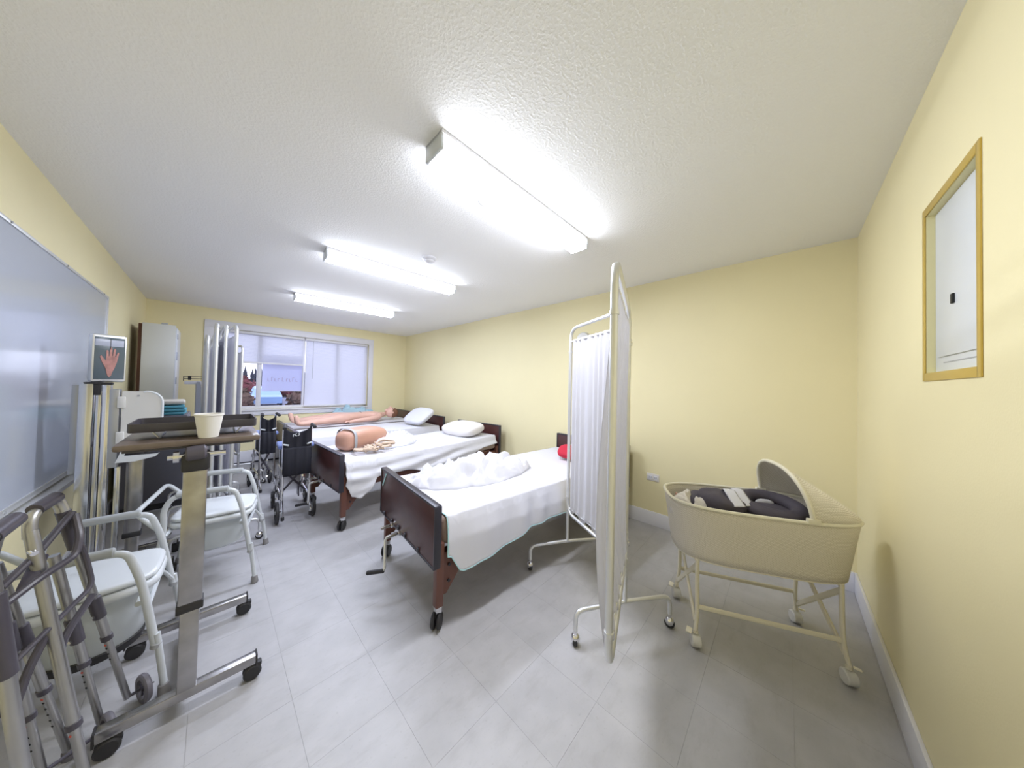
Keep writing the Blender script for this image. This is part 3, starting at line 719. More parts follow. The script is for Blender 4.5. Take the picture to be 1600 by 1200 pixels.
# ------------------------------------------------------------------ folding privacy screens
def caster(b_metal, b_rub, x, y, z=.0, r=.030, ang=0):
    d = V(math.cos(ang), math.sin(ang), 0); q = V(-d.y, d.x, 0)
    c = V(x, y, z+r)
    b_rub.cyl(c-q*.012, c+q*.012, r, n=18, bev=.004)
    b_metal.ellip(c+V(0, 0, .010)+q*0, (.024, .024, .026), 1, None, 14, 8)
    b_metal.cyl(c+V(0, 0, .03), c+V(0, 0, .055), .011, n=10)
def panel(t, p0, p1, z0, z1, curt=True, belly=0, seed=0, cz0=None, cz1=None, r=.0125, side=1):
    p0, p1 = Vector((*p0, 0)), Vector((*p1, 0)); d = (p1-p0).normalized(); q = V(-d.y, d.x, 0)*side
    Z = lambda p, z: p+V(0, 0, z)
    f = M().tube([Z(p0, z0), Z(p0, z1), Z(p1, z1), Z(p1, z0)], r, n=12, fil=.09, closed=True).build('frame', 'alu', t)
    for zz in (z0+.12, z1-.18):
        for p_ in (p0, p1): M().cyl(Z(p_, zz-.006), Z(p_, zz+.006), r+.003, n=12).build('collar', 'alu', f)
    c0, c1 = (cz0 or z0+.05), (cz1 or z1-.09); L_ = (p1-p0).length
    a, e = p0+d*.012, p1-d*.012
    for zc in (c0, c1): M().cyl(Z(a, zc), Z(e, zc), .005, n=8).build('curtain_rod', 'alu', f)
    if curt:
        def fn(u, v):
            s = .02+u*(L_-.04); z = c0-.012+(c1-c0+.024)*v; am = .007+.005*(1-v)
            ed_ = min(1, min(v, 1-v)/.02)
            off = am*(math.sin(s*95+seed+math.sin(s*23)*1.5)+.4*noise.noise(V(s*30, v*2, seed)))*(.55+.45*ed_)
            off += belly*math.sin(PI*min(1, u*.8+.2))**.7*math.sin(PI*(1-v)**1.6)
            sc = 0 if v > 0 else .02*math.sin(s*40)
            return p0+d*s+q*off+V(0, 0, z+sc)
        M().grid(fn, 90, 60).build('curtain', 'curtain', t, thick=.0015, ang=180)
    return f
def foot(t, p, d, h=.20, arm=.29, r=.0115):
    p = Vector((*p, 0)); d = Vector((*d, 0)).normalized(); al, ru = M(), M()
    al.cyl(p+V(0, 0, h-.004), p+V(0, 0, .42), r, n=12)
    al.tube([p-d*arm+V(0, 0, .075), p-d*arm+V(0, 0, h-.01), p+V(0, 0, h), p+d*arm+V(0, 0, h-.01), p+d*arm+V(0, 0, .075)], r, n=12, fil=.07)
    o = al.build('foot', 'alu', t)
    for s_ in (-1, 1):
        m_, k_ = M(), M(); w = p+d*arm*s_; caster(m_, k_, w.x, w.y, 0, .026, random.uniform(0, 3))
        m_.build('caster_hood', 'chrome', o); k_.build('caster_wheel', 'rubber', o)
A, B, C_ = (1.605, .63), (1.907, 1.19), (.895, .400)
t = thing('folding_screen', 'white curtain folding privacy screen standing open beside the nearest bed', 'privacy screen', (1.605, .63, 0), 'hospital folding screens')
panel(t, A, B, .40, 1.80, seed=2, cz0=.44, cz1=1.70)
d1 = (Vector(A)-Vector(C_)).normalized(); A2 = Vector(A)-d1*.035
panel(t, C_, A2, .455, 1.775, belly=.055, seed=5, side=1, cz0=.50, cz1=1.70)
dd = (Vector(B)-Vector(A)).normalized(); perp = (dd.y, -dd.x)
foot(t, A, (.477, -.314), .185); foot(t, B, (.477, -.314), .185)
for zz in (.50, 1.60): M().bb((A[0]-.035, A[1]-.018, zz-.012), (A[0]+.010, A[1]+.008, zz+.012), .003).build('hinge', 'chrome', t)
def folded_screen(x, y, n, label, ztop, ln=.63, near=(-.052, 0, .06), far=(-.06, -.03, -.01)):
    t = thing('folding_screen', label, 'privacy screen', (x, y, 0), 'hospital folding screens')
    for k in range(n):
        panel(t, (x+near[k], y+.02*(k % 2)), (x+far[k], y+ln-.02*(k % 2)), .40, ztop, seed=k*2.1+x, side=-1)
    m_ = n//2
    foot(t, (x+near[m_], y+.02*(m_ % 2)), (1, 0), .185, .25); foot(t, (x+far[m_], y+ln-.02*(m_ % 2)), (1, 0), .185, .26)
folded_screen(.060, 3.20, 3, 'nearest of the folded white privacy screens stored beside the window', 1.79)
folded_screen(.005, 3.95, 2, 'second of the folded white privacy screens stored beside the window', 1.77, ln=.60, near=(-.055, -.01), far=(-.08, -.03))
folded_screen(.14, 4.90, 2, 'farthest of the folded white privacy screens stored beside the window', 1.78, ln=.52, near=(0, .105), far=(.0, .03))
# ------------------------------------------------------------------ bassinet
bc = V(2.12, .146, 0); bu = V(.46, -.888, 0).normalized(); bv = V(.888, .46, 0).normalized()
RZ0, RZ1 = .445, .735
def oval(a, L_, W_, e=.62):
    ct, st = math.cos(a), math.sin(a)
    return bu*L_*math.copysign(abs(ct)**e, ct)+bv*W_*math.copysign(abs(st)**e, st)
t = thing('bassinet', 'cream woven bassinet with hood on a wheeled folding stand', 'bassinet', bc)
def bfn(u, v):
    k = v; return bc+oval(2*PI*u, .375+.04*k, .195+.03*k)+V(0, 0, RZ0+(RZ1-RZ0)*k)
per = lambda p: ((math.atan2((p-bc).dot(bv)/.22, (p-bc).dot(bu)/.42))*.42, p.z)
b = M().grid(bfn, 64, 8, closeu=True)
bas = b.build('basket', 'wicker', t, ang=60, uv=lambda p: ((p-bc).dot(bu) if abs((p-bc).dot(bv)) > .12 else (p-bc).dot(bv)+.3, p.z), thick=.006)
M().add([bc+oval(2*PI*k/64, .373, .193)+V(0, 0, RZ0+.004) for k in range(64)]+[bc+oval(2*PI*k/64, .373, .193)+V(0, 0, RZ0-.006) for k in range(64)],
        [tuple(range(64)), tuple(range(127, 63, -1))]+[(k, (k+1) % 64, 64+(k+1) % 64, 64+k) for k in range(64)]).build('basket_floor', 'cream', bas)
M().tube([bc+oval(2*PI*k/64, .415, .228)+V(0, 0, RZ1) for k in range(64)], .009, n=8, closed=True).build('rim', 'creamrim', bas)
M().tube([bc+oval(2*PI*k/64, .374, .194)+V(0, 0, RZ0) for k in range(64)], .005, n=6, closed=True).build('bottom_piping', 'creamrim', bas)
# hood
HU, HH = .155, .215
def halfw(uu): return .228*max(0, 1-(abs(uu)/.415)**(2/.62))**(.31)
def hood(u, v):
    a = PI*v; k = u; uu = HU+(.408-HU)*k; h = HH*(1-k)**.85+.004; w = halfw(uu)*1.0
    lean = -.045*math.sin(a)*(1-k)
    cs, sn = math.cos(a), math.sin(a)
    return bc+bu*(uu+lean)+bv*(w*math.copysign(abs(cs)**.8, cs))+V(0, 0, RZ1+.006+h*abs(sn)**.8)
hd = M().grid(hood, 24, 36).build('hood', 'wicker', t, ang=80, thick=.004, uv=lambda p: ((p-bc).dot(bu), p.z+(p-bc).dot(bv)*.0))
M().tube([hood(0, v/40) for v in range(41)], .010, n=10).build('hood_arch', 'creamrim', hd)
for s_ in (0, 1):
    M().box(hood(0, s_)+V(0, 0, .004), (.05, .022, .024), rot(z=math.atan2(bu.y, bu.x)), .005).build('hood_pivot', 'creamrim', hd)
# stand
U0, U1, V0, V1 = -.30, .30, -.185, .185
P = lambda u, v, z: bc+bu*u+bv*v+V(0, 0, z)
for v in (V0, V1):
    M().tube([P(-.30, v*.92, .20), P(.30, v*.92, .185)], .009, n=8, flat=.012).build('stretcher', 'cream', t)
for u, s_ in ((U0, -1), (U1, 1)):
    for v in (V0, V1):
        lg = M().tube([P(u+.0*s_, v*.86, RZ0+.002), P(u, v*.88, .28), P(u, v*.92, .17), P(u+.012*s_, v, .085)], .010, n=10, fil=.05, flat=.016).build('leg', 'cream', t)
        w = P(u+.012*s_, v, .034); q = bu*.022
        M().cyl(w-q, w+q, .032, n=20, bev=.005).build('caster', 'offwhite', lg)
        M().tube([w+V(0, 0, .05), w+V(0, 0, .038)], .012, n=8).box(w+bu*.03*s_+V(0, 0, .045), (.03, .026, .008), rot(y=.4*s_), .002).build('caster_brake', 'cream', lg)
    M().tube([P(u, V0*.86, RZ0-.03), P(u+.01*s_, V1*.9, .12)], .008, n=8, flat=.014).build('brace', 'cream', t)
    M().tube([P(u, V1*.86, RZ0-.03), P(u+.01*s_, V0*.9, .12)], .008, n=8, flat=.014).build('brace', 'cream', t)
    M().tube([P(u, V0*.9, RZ0-.012), P(u, V1*.9, RZ0-.012)], .009, n=8).build('top_bar', 'cream', t)
M().box(P(-.35, .02, RZ1-.04), (.012, .09, .045), rot(z=math.atan2(bu.y, bu.x)), .004).build('handle_slot', 'tan', bas)
pc = P(-.02, 0, RZ0+.05)
M().ellip(P(0, 0, RZ0+.05), (.36, .175, .045), .5, rot(z=math.atan2(bu.y, bu.x)), 36, 14).build('mattress_pad', 'sheet', t, ang=180)
# padded infant seat lying inside
cu = P(-.02, -.02, RZ1-.02)
t2 = thing('padded_infant_seat', 'charcoal padded infant insert with white straps lying in the bassinet', 'infant seat', P(-.02, -.02, RZ0+.1))
Ra = rot(z=math.atan2(bu.y, bu.x))
M().ellip(P(-.06, .0, RZ1-.085), (.24, .165, .08), .7, Ra, 36, 18, lambda p: V(p.x, p.y, p.z+noise.noise(p*12)*.02)).build('seat_base', 'charfab', t2, ang=180)
M().tube([P(.075+.118*math.cos(a), -.045+.110*math.sin(a), RZ1+.002+.016*math.sin(a)) for a in [2*PI*k/30 for k in range(30)]], .037, n=12, closed=True, flat=.033).build('head_ring', 'charfab', t2, ang=180)
M().ellip(P(.075, -.045, RZ1-.03), (.10, .095, .035), .8, Ra, 24, 12).build('inner_cushion', 'charfab', t2, ang=180)
M().ellip(P(-.15, -.04, RZ1-.01), (.10, .115, .055), .75, rot(z=math.atan2(bu.y, bu.x)+.3), 30, 14, lambda p: V(p.x, p.y, p.z+noise.noise(p*14)*.014)).build('bolster', 'charfab', t2, ang=180)
M().ellip(P(-.235, .01, RZ1-.035), (.065, .095, .045), .8, rot(z=math.atan2(bu.y, bu.x)-.3), 24, 12, lambda p: V(p.x, p.y, p.z+noise.noise(p*14)*.014)).build('bolster', 'charfab', t2, ang=180)
for k, (u0, vv) in enumerate(((-.105, -.06), (-.055, -.03))):
    M().tube(smooth_path([P(u0+.015, vv+.12, RZ1+.015), P(u0, vv+.05, RZ1+.055), P(u0-.01, vv-.02, RZ1+.050), P(u0+.0, vv-.09, RZ1+.01)], 6), .003, n=8, flat=.028, up=bu).build('strap', 'sheet', t2, ang=180)
M().ellip(P(.07, .0, RZ1-.008), (.045, .012, .028), .8, Ra, 16, 8).build('tag_label', 'sheet', t2, ang=180)
crumple(0, P(-.29, -.02, RZ1-.10), (.10, .13), 0, .10, 'fleece', 'fleece_cloth', 'white fleecy cloth crumpled at the foot end of the bassinet', 'cloth', 51, 7, 60)
tag(M().ellip(P(.24, .03, RZ1-.10), (.10, .13, .06), .6, Ra, 30, 12).build('baby_pillow', 'wplast', ang=180), 'pale pillow under the hood of the bassinet', 'pillow')
MT['handp'] = mat('hand_print', (.50, .24, .21), .3, mott=.4, mscale=30)
# ------------------------------------------------------------------ overbed tables
def overbed_table(x, y, ztop, label, x0, x1, y0, y1, byfar, bx0, bx1, ring):
    t = thing('overbed_table', label, 'table', (x, y, 0), 'overbed tables')
    top = M().bb((x0, y0, ztop-.024), (x1, y1, ztop), .008).build('tabletop', 'tabletop', t)
    M().bb((x0+.02, y0+.02, ztop-.034), (x1-.02, y1-.02, ztop-.024), .002).build('underside_tray', 'tray', t)
    col = M().bb((x-.027, y-.020, .10), (x+.027, y+.020, ring+.02), .004).build('lower_column', 'alub', t)
    up = M().bb((x-.034, y-.026, ring), (x+.034, y+.026, ztop-.11), .004).build('upper_column', 'alub', t)
    M().bb((x-.038, y-.030, ring-.012), (x+.038, y+.030, ring+.020), .004).build('collar', 'rubber', up)
    hd = M().bb((x-.040, y-.05, ztop-.125), (x+.040, y+.05, ztop-.055), .010).build('height_lever_housing', 'rubber', t)
    M().cyl((x-.075, y-.03, ztop-.062), (x+.085, y-.03, ztop-.062), .010, n=12).cyl((x-.06, y-.03, ztop-.062), (x-.045, y-.03, ztop-.062), .022, n=12).build('pivot_bolt', 'chrome', hd)
    M().cyl((x-.028, y-.035, ztop-.055), (x+.03, y-.035, ztop-.05), .030, n=20, bev=.006).build('clutch_knob', 'dplast', hd)
    M().bb((x-.03, y-.04, ztop-.06), (x+.03, y+.06, ztop-.034), .003).build('mounting_bracket', 'alub', t)
    for yy in (y, byfar):
        br = M().bb((bx0, yy-.020, .068), (bx1, yy+.020, .106), .004).build('base_bar', 'alub', t)
        M().bb((bx0-.004, yy-.021, .060), (bx0+.002, yy+.021, .108)).build('end_cap', 'rubber', br); M().bb((bx1-.002, yy-.021, .060), (bx1+.004, yy+.021, .108)).build('end_cap', 'rubber', br)
        for xx in (bx0+.03, bx1-.012):
            cs = M(); cs.cyl((xx, yy-.021, .032), (xx, yy-.004, .032), .032, n=20, bev=.006).cyl((xx, yy+.004, .032), (xx, yy+.021, .032), .032, n=20, bev=.006).cyl((xx, yy, .03), (xx, yy, .07), .008, n=8)
            cs.box((xx+.005, yy, .055), (.055, .028, .022), None, .006).build('caster', 'rubber', br)
    M().bb((x-.024, y+.02, .068), (x+.024, byfar-.02, .100), .003).build('cross_bar', 'alub', t)
    return t
overbed_table(-.040, 1.735, 1.105, 'near overbed table with taupe top and steel column, holding tray and cup', -.245, .155, 1.705, 2.12, 2.25, -.255, .172, .43)
overbed_table(-.340, 3.05, .945, 'lower overbed table behind the near one, beside the measuring stand', -.47, -.09, 3.005, 3.42, 3.42, -.45, -.16, .33)
# tray with wire legs
T0, T1, S0, S1, TZ = -.225, .148, 1.785, 2.05, 1.136
t = thing('lap_tray', 'charcoal rimmed tray on short wire legs on the near overbed table', 'tray', (-.04, 1.9, 1.105))
M().bb((T0+.012, S0+.012, TZ), (T1-.012, S1-.012, TZ+.006), .002).build('tray_floor', 'tray', t)
b = M()
rr = [(T0, S0), (T1, S0), (T1, S1), (T0, S1)]
path = fillet([V(px, py, 0) for px, py in rr], .018, 5, closed=True); n = len(path); cc = V((T0+T1)/2, (S0+S1)/2, 0)
pr_ = [(.985, TZ), (1.0, TZ+.004), (1.0, TZ+.034), (.975, TZ+.034), (.965, TZ+.004)]
vs = [cc+(p-cc)*k+V(0, 0, z) for k, z in pr_ for p in path]; fs = []
for i in range(len(pr_)-1):
    for k in range(n): fs.append((i*n+k, i*n+(k+1) % n, (i+1)*n+(k+1) % n, (i+1)*n+k))
b.add(vs, fs); b.build('rim', 'tray', t)
for xx, s_ in ((T0+.06, 1), (T1-.05, -1)):
    M().tube([(xx, S0+.03, TZ), (xx+.02*s_, S0+.025, 1.108), (xx+.02*s_, S1-.03, 1.108), (xx, S1-.03, TZ)], .0028, n=6, fil=.008).build('wire_leg', 'alu', t)
cx_, cy_ = -.008, 1.742
t = thing('foam_cup', 'white foam cup on the front edge of the near overbed table', 'cup', (cx_, cy_, 1.105))
M().lathe([(.001, 1.1052), (.027, 1.1052), (.030, 1.108), (.0425, 1.196), (.045, 1.198), (.045, 1.205), (.041, 1.205), (.027, 1.112), (.001, 1.112)], (cx_, cy_, 0), None, 32, cap=False).build('cup_body', 'foam', t)
# ------------------------------------------------------------------ commode chairs (local: faces +x)
def commode(label, base, rz, dark=False):
    t = bpy.data.objects.new('commode_chair', None); COL.objects.link(t); t.empty_display_size = .05
    tag(t, label, 'commode', 'white commode chairs')
    for sy in (-1, 1):
        y = sy*.235
        fr_ = M().tube([(.205, y*1.10, .20), (.155, y*1.03, .50), (.115, y, .625), (.05, y, .635), (-.16, y, .635), (-.20, y, .56), (-.19, y*1.02, .45), (-.225, y*1.10, .20)], .0135, n=12, fil=.07).build('side_frame', 'enamel', t)
        M().cyl((-.15, y, .640), (.085, y, .640), .0185, n=14, bev=.006).build('armrest', 'gplast2', t)
        for (xa, xb) in ((.205, .235), (-.225, -.255)):
            lg = M().cyl((xa, y*1.10, .26), (xb, y*1.17, .02), .0115, n=12).build('leg', 'enamel', t)
            M().cyl((xa-.001, y*1.10, .20), (xa+(.001 if xa > 0 else -.001), y*1.10, .222), .0175, n=12, bev=.003).build('collar', 'gplast', lg)
            M().cyl((xb-(xb-xa)*.12, y*1.165, .045), (xb, y*1.17, 0), .0165, .020, n=14, bev=.003).build('rubber_tip', 'wheelgrey2', lg)
    M().tube([(.15, -.24, .40), (.15, .24, .40)], .011, n=10).build('front_rail', 'enamel', t)
    M().tube([(-.19, -.24, .40), (-.19, .24, .40)], .011, n=10).build('rear_rail', 'enamel', t)
    M().tube([(.20, -.25, .24), (.165, -.20, .33), (.165, .20, .33), (.20, .25, .24)], .009, n=8, fil=.05).build('front_brace', 'enamel', t)
    M().tube([(-.195, -.235, .42), (-.31, -.225, .56), (-.31, .225, .60), (-.195, .235, .46)], .0125, n=12, fil=.05).build('backrest', 'enamel', t)
    def seat(p): return V(p.x*(1+.04*(p.x > 0)), p.y*(1-.12*max(0, p.x)/.2), p.z)
    M().ellip((-.01, 0, .425), (.20, .195, .024), .45, None, 40, 10, seat).build('seat', 'wplast', t, ang=60)
    M().ellip((-.01, 0, .460), (.195, .188, .016), .45, None, 40, 10, seat).build('lid', 'wplast', t, ang=60)
    M().lathe([(.165, .41), (.158, .36), (.13, .165), (.118, .15), (.001, .15)] if dark else [(.16, .41), (.15, .36), (.125, .22), (.11, .21), (.001, .21)], (0, 0, 0), None, 36, cap=False, sx=1.05).build('bucket', 'wplast2', t)
    if dark: M().lathe([(.134, .185), (.138, .18), (.134, .150), (.128, .148)], (0, 0, 0), None, 36, cap=False, sx=1.05).build('bucket_base_band', 'rubber', t)
    put(t, (*base, 0), rz)
    return t
MT['gplast2'] = mat('grey_foam_armrest', (.44, .46, .47), .7)
MT['wheelgrey2'] = mat('grey_rubber_tip', (.26, .25, .25), .7)
MT['wplast2'] = mat('bucket_plastic', (.60, .64, .66), .4)
commode('white commode chair with closed lid, nearest, behind the folded walkers', (-.335, 2.19), -.03, True)
commode('white commode chair with closed lid, seen behind the near overbed table column', (.055, 2.86), -.20)
# ------------------------------------------------------------------ folded walkers
def leg(t, a, b, cap=None, holes=0, tip=True, r=.0135, collar=None, dark_top=None):
    a, b = Vector(a), Vector(b); d = (b-a).normalized()
    f = lambda z: a+(b-a)*((a.z-z)/(a.z-b.z))
    sd = d.cross(V(.697, .717, 0)).normalized(); fd = sd.cross(d)
    if fd.dot(V(-.36, 1.7, 0)) > 0: fd = -fd
    o = M().cyl(a, f(collar) if collar else b, r, n=14).build('leg', 'walk', t)
    if collar:
        M().cyl(f(collar+.01), b, r-.0025, n=14).build('leg_extension', 'walk', o)
        M().cyl(f(collar+.012), f(collar-.010), r+.0025, n=14, bev=.002).build('collar', 'dplast', o)
        z = collar-.04
        hs = M()
        for q in range(holes):
            c = f(z)+fd*(r-.0030); hs.cyl(c, c+fd*.0012, .0035, n=8); z -= .025
        if holes: hs.build('adjustment_holes', 'hole', o, kind='stuff', label='row of dark height holes')
        c = f(collar-.025)+fd*(r-.003); M().cyl(c, c+fd*.0012, .004, n=8).build('red_mark', 'redp', o)
    if cap:
        M().cyl(f(cap[0]), f(cap[1]), r+.004, n=14, bev=.004).build('leg_sleeve', 'dplast', o)
        c = f(cap[1]+.02)+fd*(r+.003); M().cyl(c, c+fd*.004, .006, n=10).build('push_button', 'chrome', o)
    if tip: M().cyl(f(.035), b-V(0, 0, 0), r+.001, r+.006, n=14, bev=.003).build('rubber_tip', 'wheelgrey', o)
    return o
def wheel(t, c, ax, r=.055, w=.020):
    c, ax = Vector(c), Vector(ax).normalized(); R = dirmat(ax)
    o = M().lathe([(r*.66, -w/2), (r*.93, -w/2), (r, -w/4), (r, w/4), (r*.93, w/2), (r*.66, w/2), (r*.62, w*.2), (r*.62, -w*.2), (r*.66, -w/2)], c, R, 30, cap=False).build('wheel', 'wheelgrey', t)
    b = M().cyl(c-ax*w*.5, c+ax*w*.5, r*.2, n=12)
    for k in range(5):
        a = 2*PI*k/5; d = R @ V(math.cos(a), math.sin(a), 0); b.tube([c, c+d*r*.68], .005, n=6)
    b.build('hub', 'dplast', o); M().cyl(c-ax*.03, c+ax*.028, .004, n=8).build('axle', 'chrome', o)
t = thing('folded_walker', 'folded silver walker with front wheels, black grip on top of its bent tube', 'walker', (-.27, 1.78, 0), 'folded walkers by the left wall')
A1t, A2t = (-.388, 1.70, .88), (-.352, 1.80, .905)
gr = M().tube([(-.386, 1.70, .84), (-.390, 1.705, .905), (-.365, 1.80, .935), (-.346, 1.80, .86)], .0145, n=14, fil=.045).build('top_tube', 'walk', t)
M().tube([(-.386, 1.722, .918), (-.364, 1.795, .934)], .019, n=14).build('hand_grip', 'dplast', gr)
lg1 = leg(t, (-.386, 1.70, .86), (-.250, 1.645, 0), collar=.215, r=.0145)
M().cyl((-.381, 1.69, .80), (-.372, 1.675, .795), .008, n=12).build('rivet', 'chrome', lg1)
lg2 = leg(t, (-.347, 1.80, .87), (-.205, 1.905, .055), cap=(.53, .44), collar=.35, holes=3, tip=False, r=.0125)
M().cyl((-.351, 1.80, .88), (-.325, 1.812, .74), .017, n=12).build('fold_housing', 'dplast', lg2)
wheel(t, (-.165, 1.918, .055), (.92, .38, 0))
M().cyl((-.205, 1.905, .058), (-.150, 1.925, .055), .006, n=8).build('wheel_axle', 'dplast', t)
leg(t, (-.360, 1.78, .74), (-.250, 1.845, 0), cap=(.50, .40), collar=.31, holes=3, r=.0125)
leg(t, (-.440, 1.70, .78), (-.315, 1.815, 0), cap=(.56, .47), collar=.30, holes=5, r=.0125)
M().tube([(-.41, 1.62, .733), (-.373, 1.72, .785), (-.330, 1.79, .875)], [.010]*3, n=10).build('cross_brace', 'dplast', t)
M().tube([(-.405, 1.57, .69), (-.356, 1.64, .726), (-.307, 1.72, .745), (-.305, 1.745, .80), (-.325, 1.79, .865)], .010, n=10, fil=.02).build('cross_brace', 'dplast', t)
M().tube([(-.378, 1.60, .517), (-.280, 1.78, .601), (-.300, 1.80, .70), (-.32, 1.80, .78)], .0075, n=10, fil=.03).build('cross_brace', 'dplast', t)
M().tube([(-.38, 1.61, .36), (-.364, 1.64, .462), (-.343, 1.68, .535)], .010, n=10, fil=.03).build('cross_brace', 'dplast', t)
M().tube([(-.330, 1.70, .42), (-.318, 1.72, .491), (-.282, 1.80, .560)], .010, n=10, fil=.03).build('cross_brace', 'dplast', t)
M().box((-.375, 1.685, .735), (.03, .12, .012), rot(x=.45), .004).build('release_lever', 'dplast', t)
t = thing('folded_walker', 'folded silver walker at the left edge of the photo with a dark sleeve', 'walker', (-.36, 1.5, 0), 'folded walkers by the left wall')
tp = M().tube([(-.394, 1.475, .86), (-.40, 1.48, .915), (-.385, 1.62, .935), (-.43, 1.66, .89), (-.44, 1.66, .80)], .0145, n=14, fil=.04).build('top_tube', 'walk', t)
M().tube([(-.400, 1.505, .917), (-.387, 1.60, .933)], .020, n=14).build('hand_grip', 'dplast', tp)
leg(t, (-.393, 1.475, .88), (-.300, 1.475, 0), cap=(.78, .55), collar=.25, r=.0145)
leg(t, (-.440, 1.66, .82), (-.345, 1.74, 0), cap=(.60, .50), collar=.27, holes=4, r=.0125)
leg(t, (-.47, 1.55, .80), (-.41, 1.62, 0), cap=(.52, .44), collar=.3, holes=3, r=.0125)
M().tube([(-.395, 1.49, .70), (-.42, 1.60, .76), (-.44, 1.66, .74)], .010, n=10, fil=.03).build('cross_brace', 'dplast', t)
M().tube([(-.37, 1.48, .45), (-.40, 1.58, .50), (-.41, 1.68, .46)], .010, n=10, fil=.03).build('cross_brace', 'dplast', t)
M().tube([(-.44, 1.66, .45), (-.46, 1.60, .50), (-.445, 1.57, .55)], .009, n=10, fil=.03).build('cross_brace', 'dplast', t)
wheel(t, (-.235, 1.80, .05), (.92, .38, 0), .05)
M().cyl((-.345, 1.745, .05), (-.225, 1.803, .05), .006, n=8).build('wheel_axle', 'dplast', t)
# ------------------------------------------------------------------ measuring stand with picture display
sx, sy_ = -.455, 2.95
t = thing('measuring_stand', 'tall aluminium measuring stand with white sliding paddles by the whiteboard', 'measuring stand', (sx, sy_, 0))
M().bb((sx-.085, sy_-.03, .03), (sx-.035, sy_+.03, 1.31), .004).build('column', 'poleal', t)
M().bb((sx-.115, sy_+.01, .78), (sx-.085, sy_+.04, 1.30), .003).build('side_rail', 'grayalu', t)
M().bb((sx-.028, sy_-.02, .03), (sx-.008, sy_+.02, 1.26), .003).build('pole', 'poleal', t)
M().bb((sx-.004, sy_-.028, .03), (sx+.026, sy_+.02, 1.30), .004).build('column', 'chrome', t)
gr = M().bb((sx+.022, sy_-.035, .80), (sx+.060, sy_+.02, 1.275), .004).build('slide_rail', 'grayalu', t)
M().bb((sx+.050, sy_-.02, .03), (sx+.072, sy_+.01, .80), .003).build('lower_rail', 'poleal', t)
for zz in (1.195, .98): M().bb((sx+.052, sy_-.045, zz-.035), (sx+.082, sy_-.01, zz+.035), .004).build('slide_clamp', 'offwhite', gr)
M().bb((sx-.125, sy_-.14, 0), (sx+.075, sy_+.05, .028), .006).build('base_plate', 'dplast', t)
M().bb((sx-.045, sy_-.028, 1.24), (sx-.010, sy_-.008, 1.325), .003).bb((sx-.07, sy_-.03, 1.302), (sx+.03, sy_+.01, 1.316), .003).build('display_bracket', 'rubber', t)
def slab(pts, th, axis_y, name, m, tt, bev=0):
    n = len(pts); vs = [V(px, axis_y, pz) for px, pz in pts]+[V(px, axis_y+th, pz) for px, pz in pts]
    return M().add(vs, [tuple(range(n)), tuple(range(2*n-1, n-1, -1))]+[(k, (k+1) % n, n+(k+1) % n, n+k) for k in range(n)]).build(name, m, tt)
arc = [(sx+.160+.068*math.cos(a), 1.19+.072*math.sin(a)) for a in [PI/2*k/8 for k in range(8, -1, -1)]]
hp = slab([(sx+.068, .97), (sx+.068, 1.262)]+arc+[(sx+.228, 1.0), (sx+.21, .955)], .045, sy_-.03, 'head_paddle', 'offwhite', t)
M().tube([(sx+.150, sy_-.028, 1.256)]+[(a, sy_-.028, b) for a, b in arc]+[(sx+.228, sy_-.028, 1.0)], .006, n=8).build('rim_edge', 'wplast', hp)
M().cyl((sx+.13, sy_-.031, 1.235), (sx+.13, sy_-.034, 1.235), .006, n=10).build('screw', 'gplast', hp)
slab([(sx+.055, .83), (sx+.085, .93), (sx+.105, .93), (sx+.085, .865), (sx+.215, .862), (sx+.225, .868), (sx+.21, .848), (sx+.13, .828)], .022, sy_-.05, 'lower_paddle', 'wplast', t)
t = thing('picture_display', 'small silver framed lightbox showing a hand, on top of the measuring stand', 'display', (sx, sy_, 1.318))
D0, D1, Z0_, Z1_ = 0, .135, 0, .285
Rd = rot(z=.50); o_ = V(sx-.045, sy_-.045, 1.318)
def dbox(a, b, name, m, tt, bev=.004):
    c = V(*[(a[i]+b[i])/2 for i in range(3)]); d = [abs(b[i]-a[i]) for i in range(3)]
    return M().box(Rd @ c+o_, d, Rd, bev).build(name, m, tt)
dbox((0, 0, 0), (D1, .045, Z1_), 'case', 'alu', t, .012)
dbox((.010, -.002, .016), (D1-.010, .003, Z1_-.016), 'screen', 'screen', t, .001)
dbox((.011, -.0035, .215), (D1-.016, -.001, Z1_-.03), 'screen_band', 'screenb', t, .0005)
dbox((D1/2-.001, -.0045, .195), (D1/2+.001, -.003, .26), 'cord_print', 'hole', t, 0)
hnd = M()
hand = [(.042, .03), (.034, .075), (.020, .110), (.010, .146), (.015, .156), (.024, .140), (.034, .122), (.036, .160), (.035, .186), (.040, .190), (.044, .184), (.045, .152), (.048, .152), (.050, .200), (.055, .207), (.059, .200), (.059, .153), (.062, .153), (.066, .198), (.071, .202), (.074, .195), (.072, .150), (.075, .148), (.082, .178), (.087, .178), (.088, .170), (.083, .135), (.080, .115), (.072, .080), (.064, .055), (.058, .028), (.050, .018)]
n = len(hand); hand = [(.066+(px-.050)*.92, .012+pz*.95) for px, pz in hand]; vs = [Rd @ V(px, -.0042, pz)+o_ for px, pz in hand]+[Rd @ V(px, -.0018, pz)+o_ for px, pz in hand]
hnd.add(vs, [tuple(range(n)), tuple(range(2*n-1, n-1, -1))]+[(k, (k+1) % n, n+(k+1) % n, n+k) for k in range(n)]); hnd.build('hand_picture', 'handp', t, smooth=False)
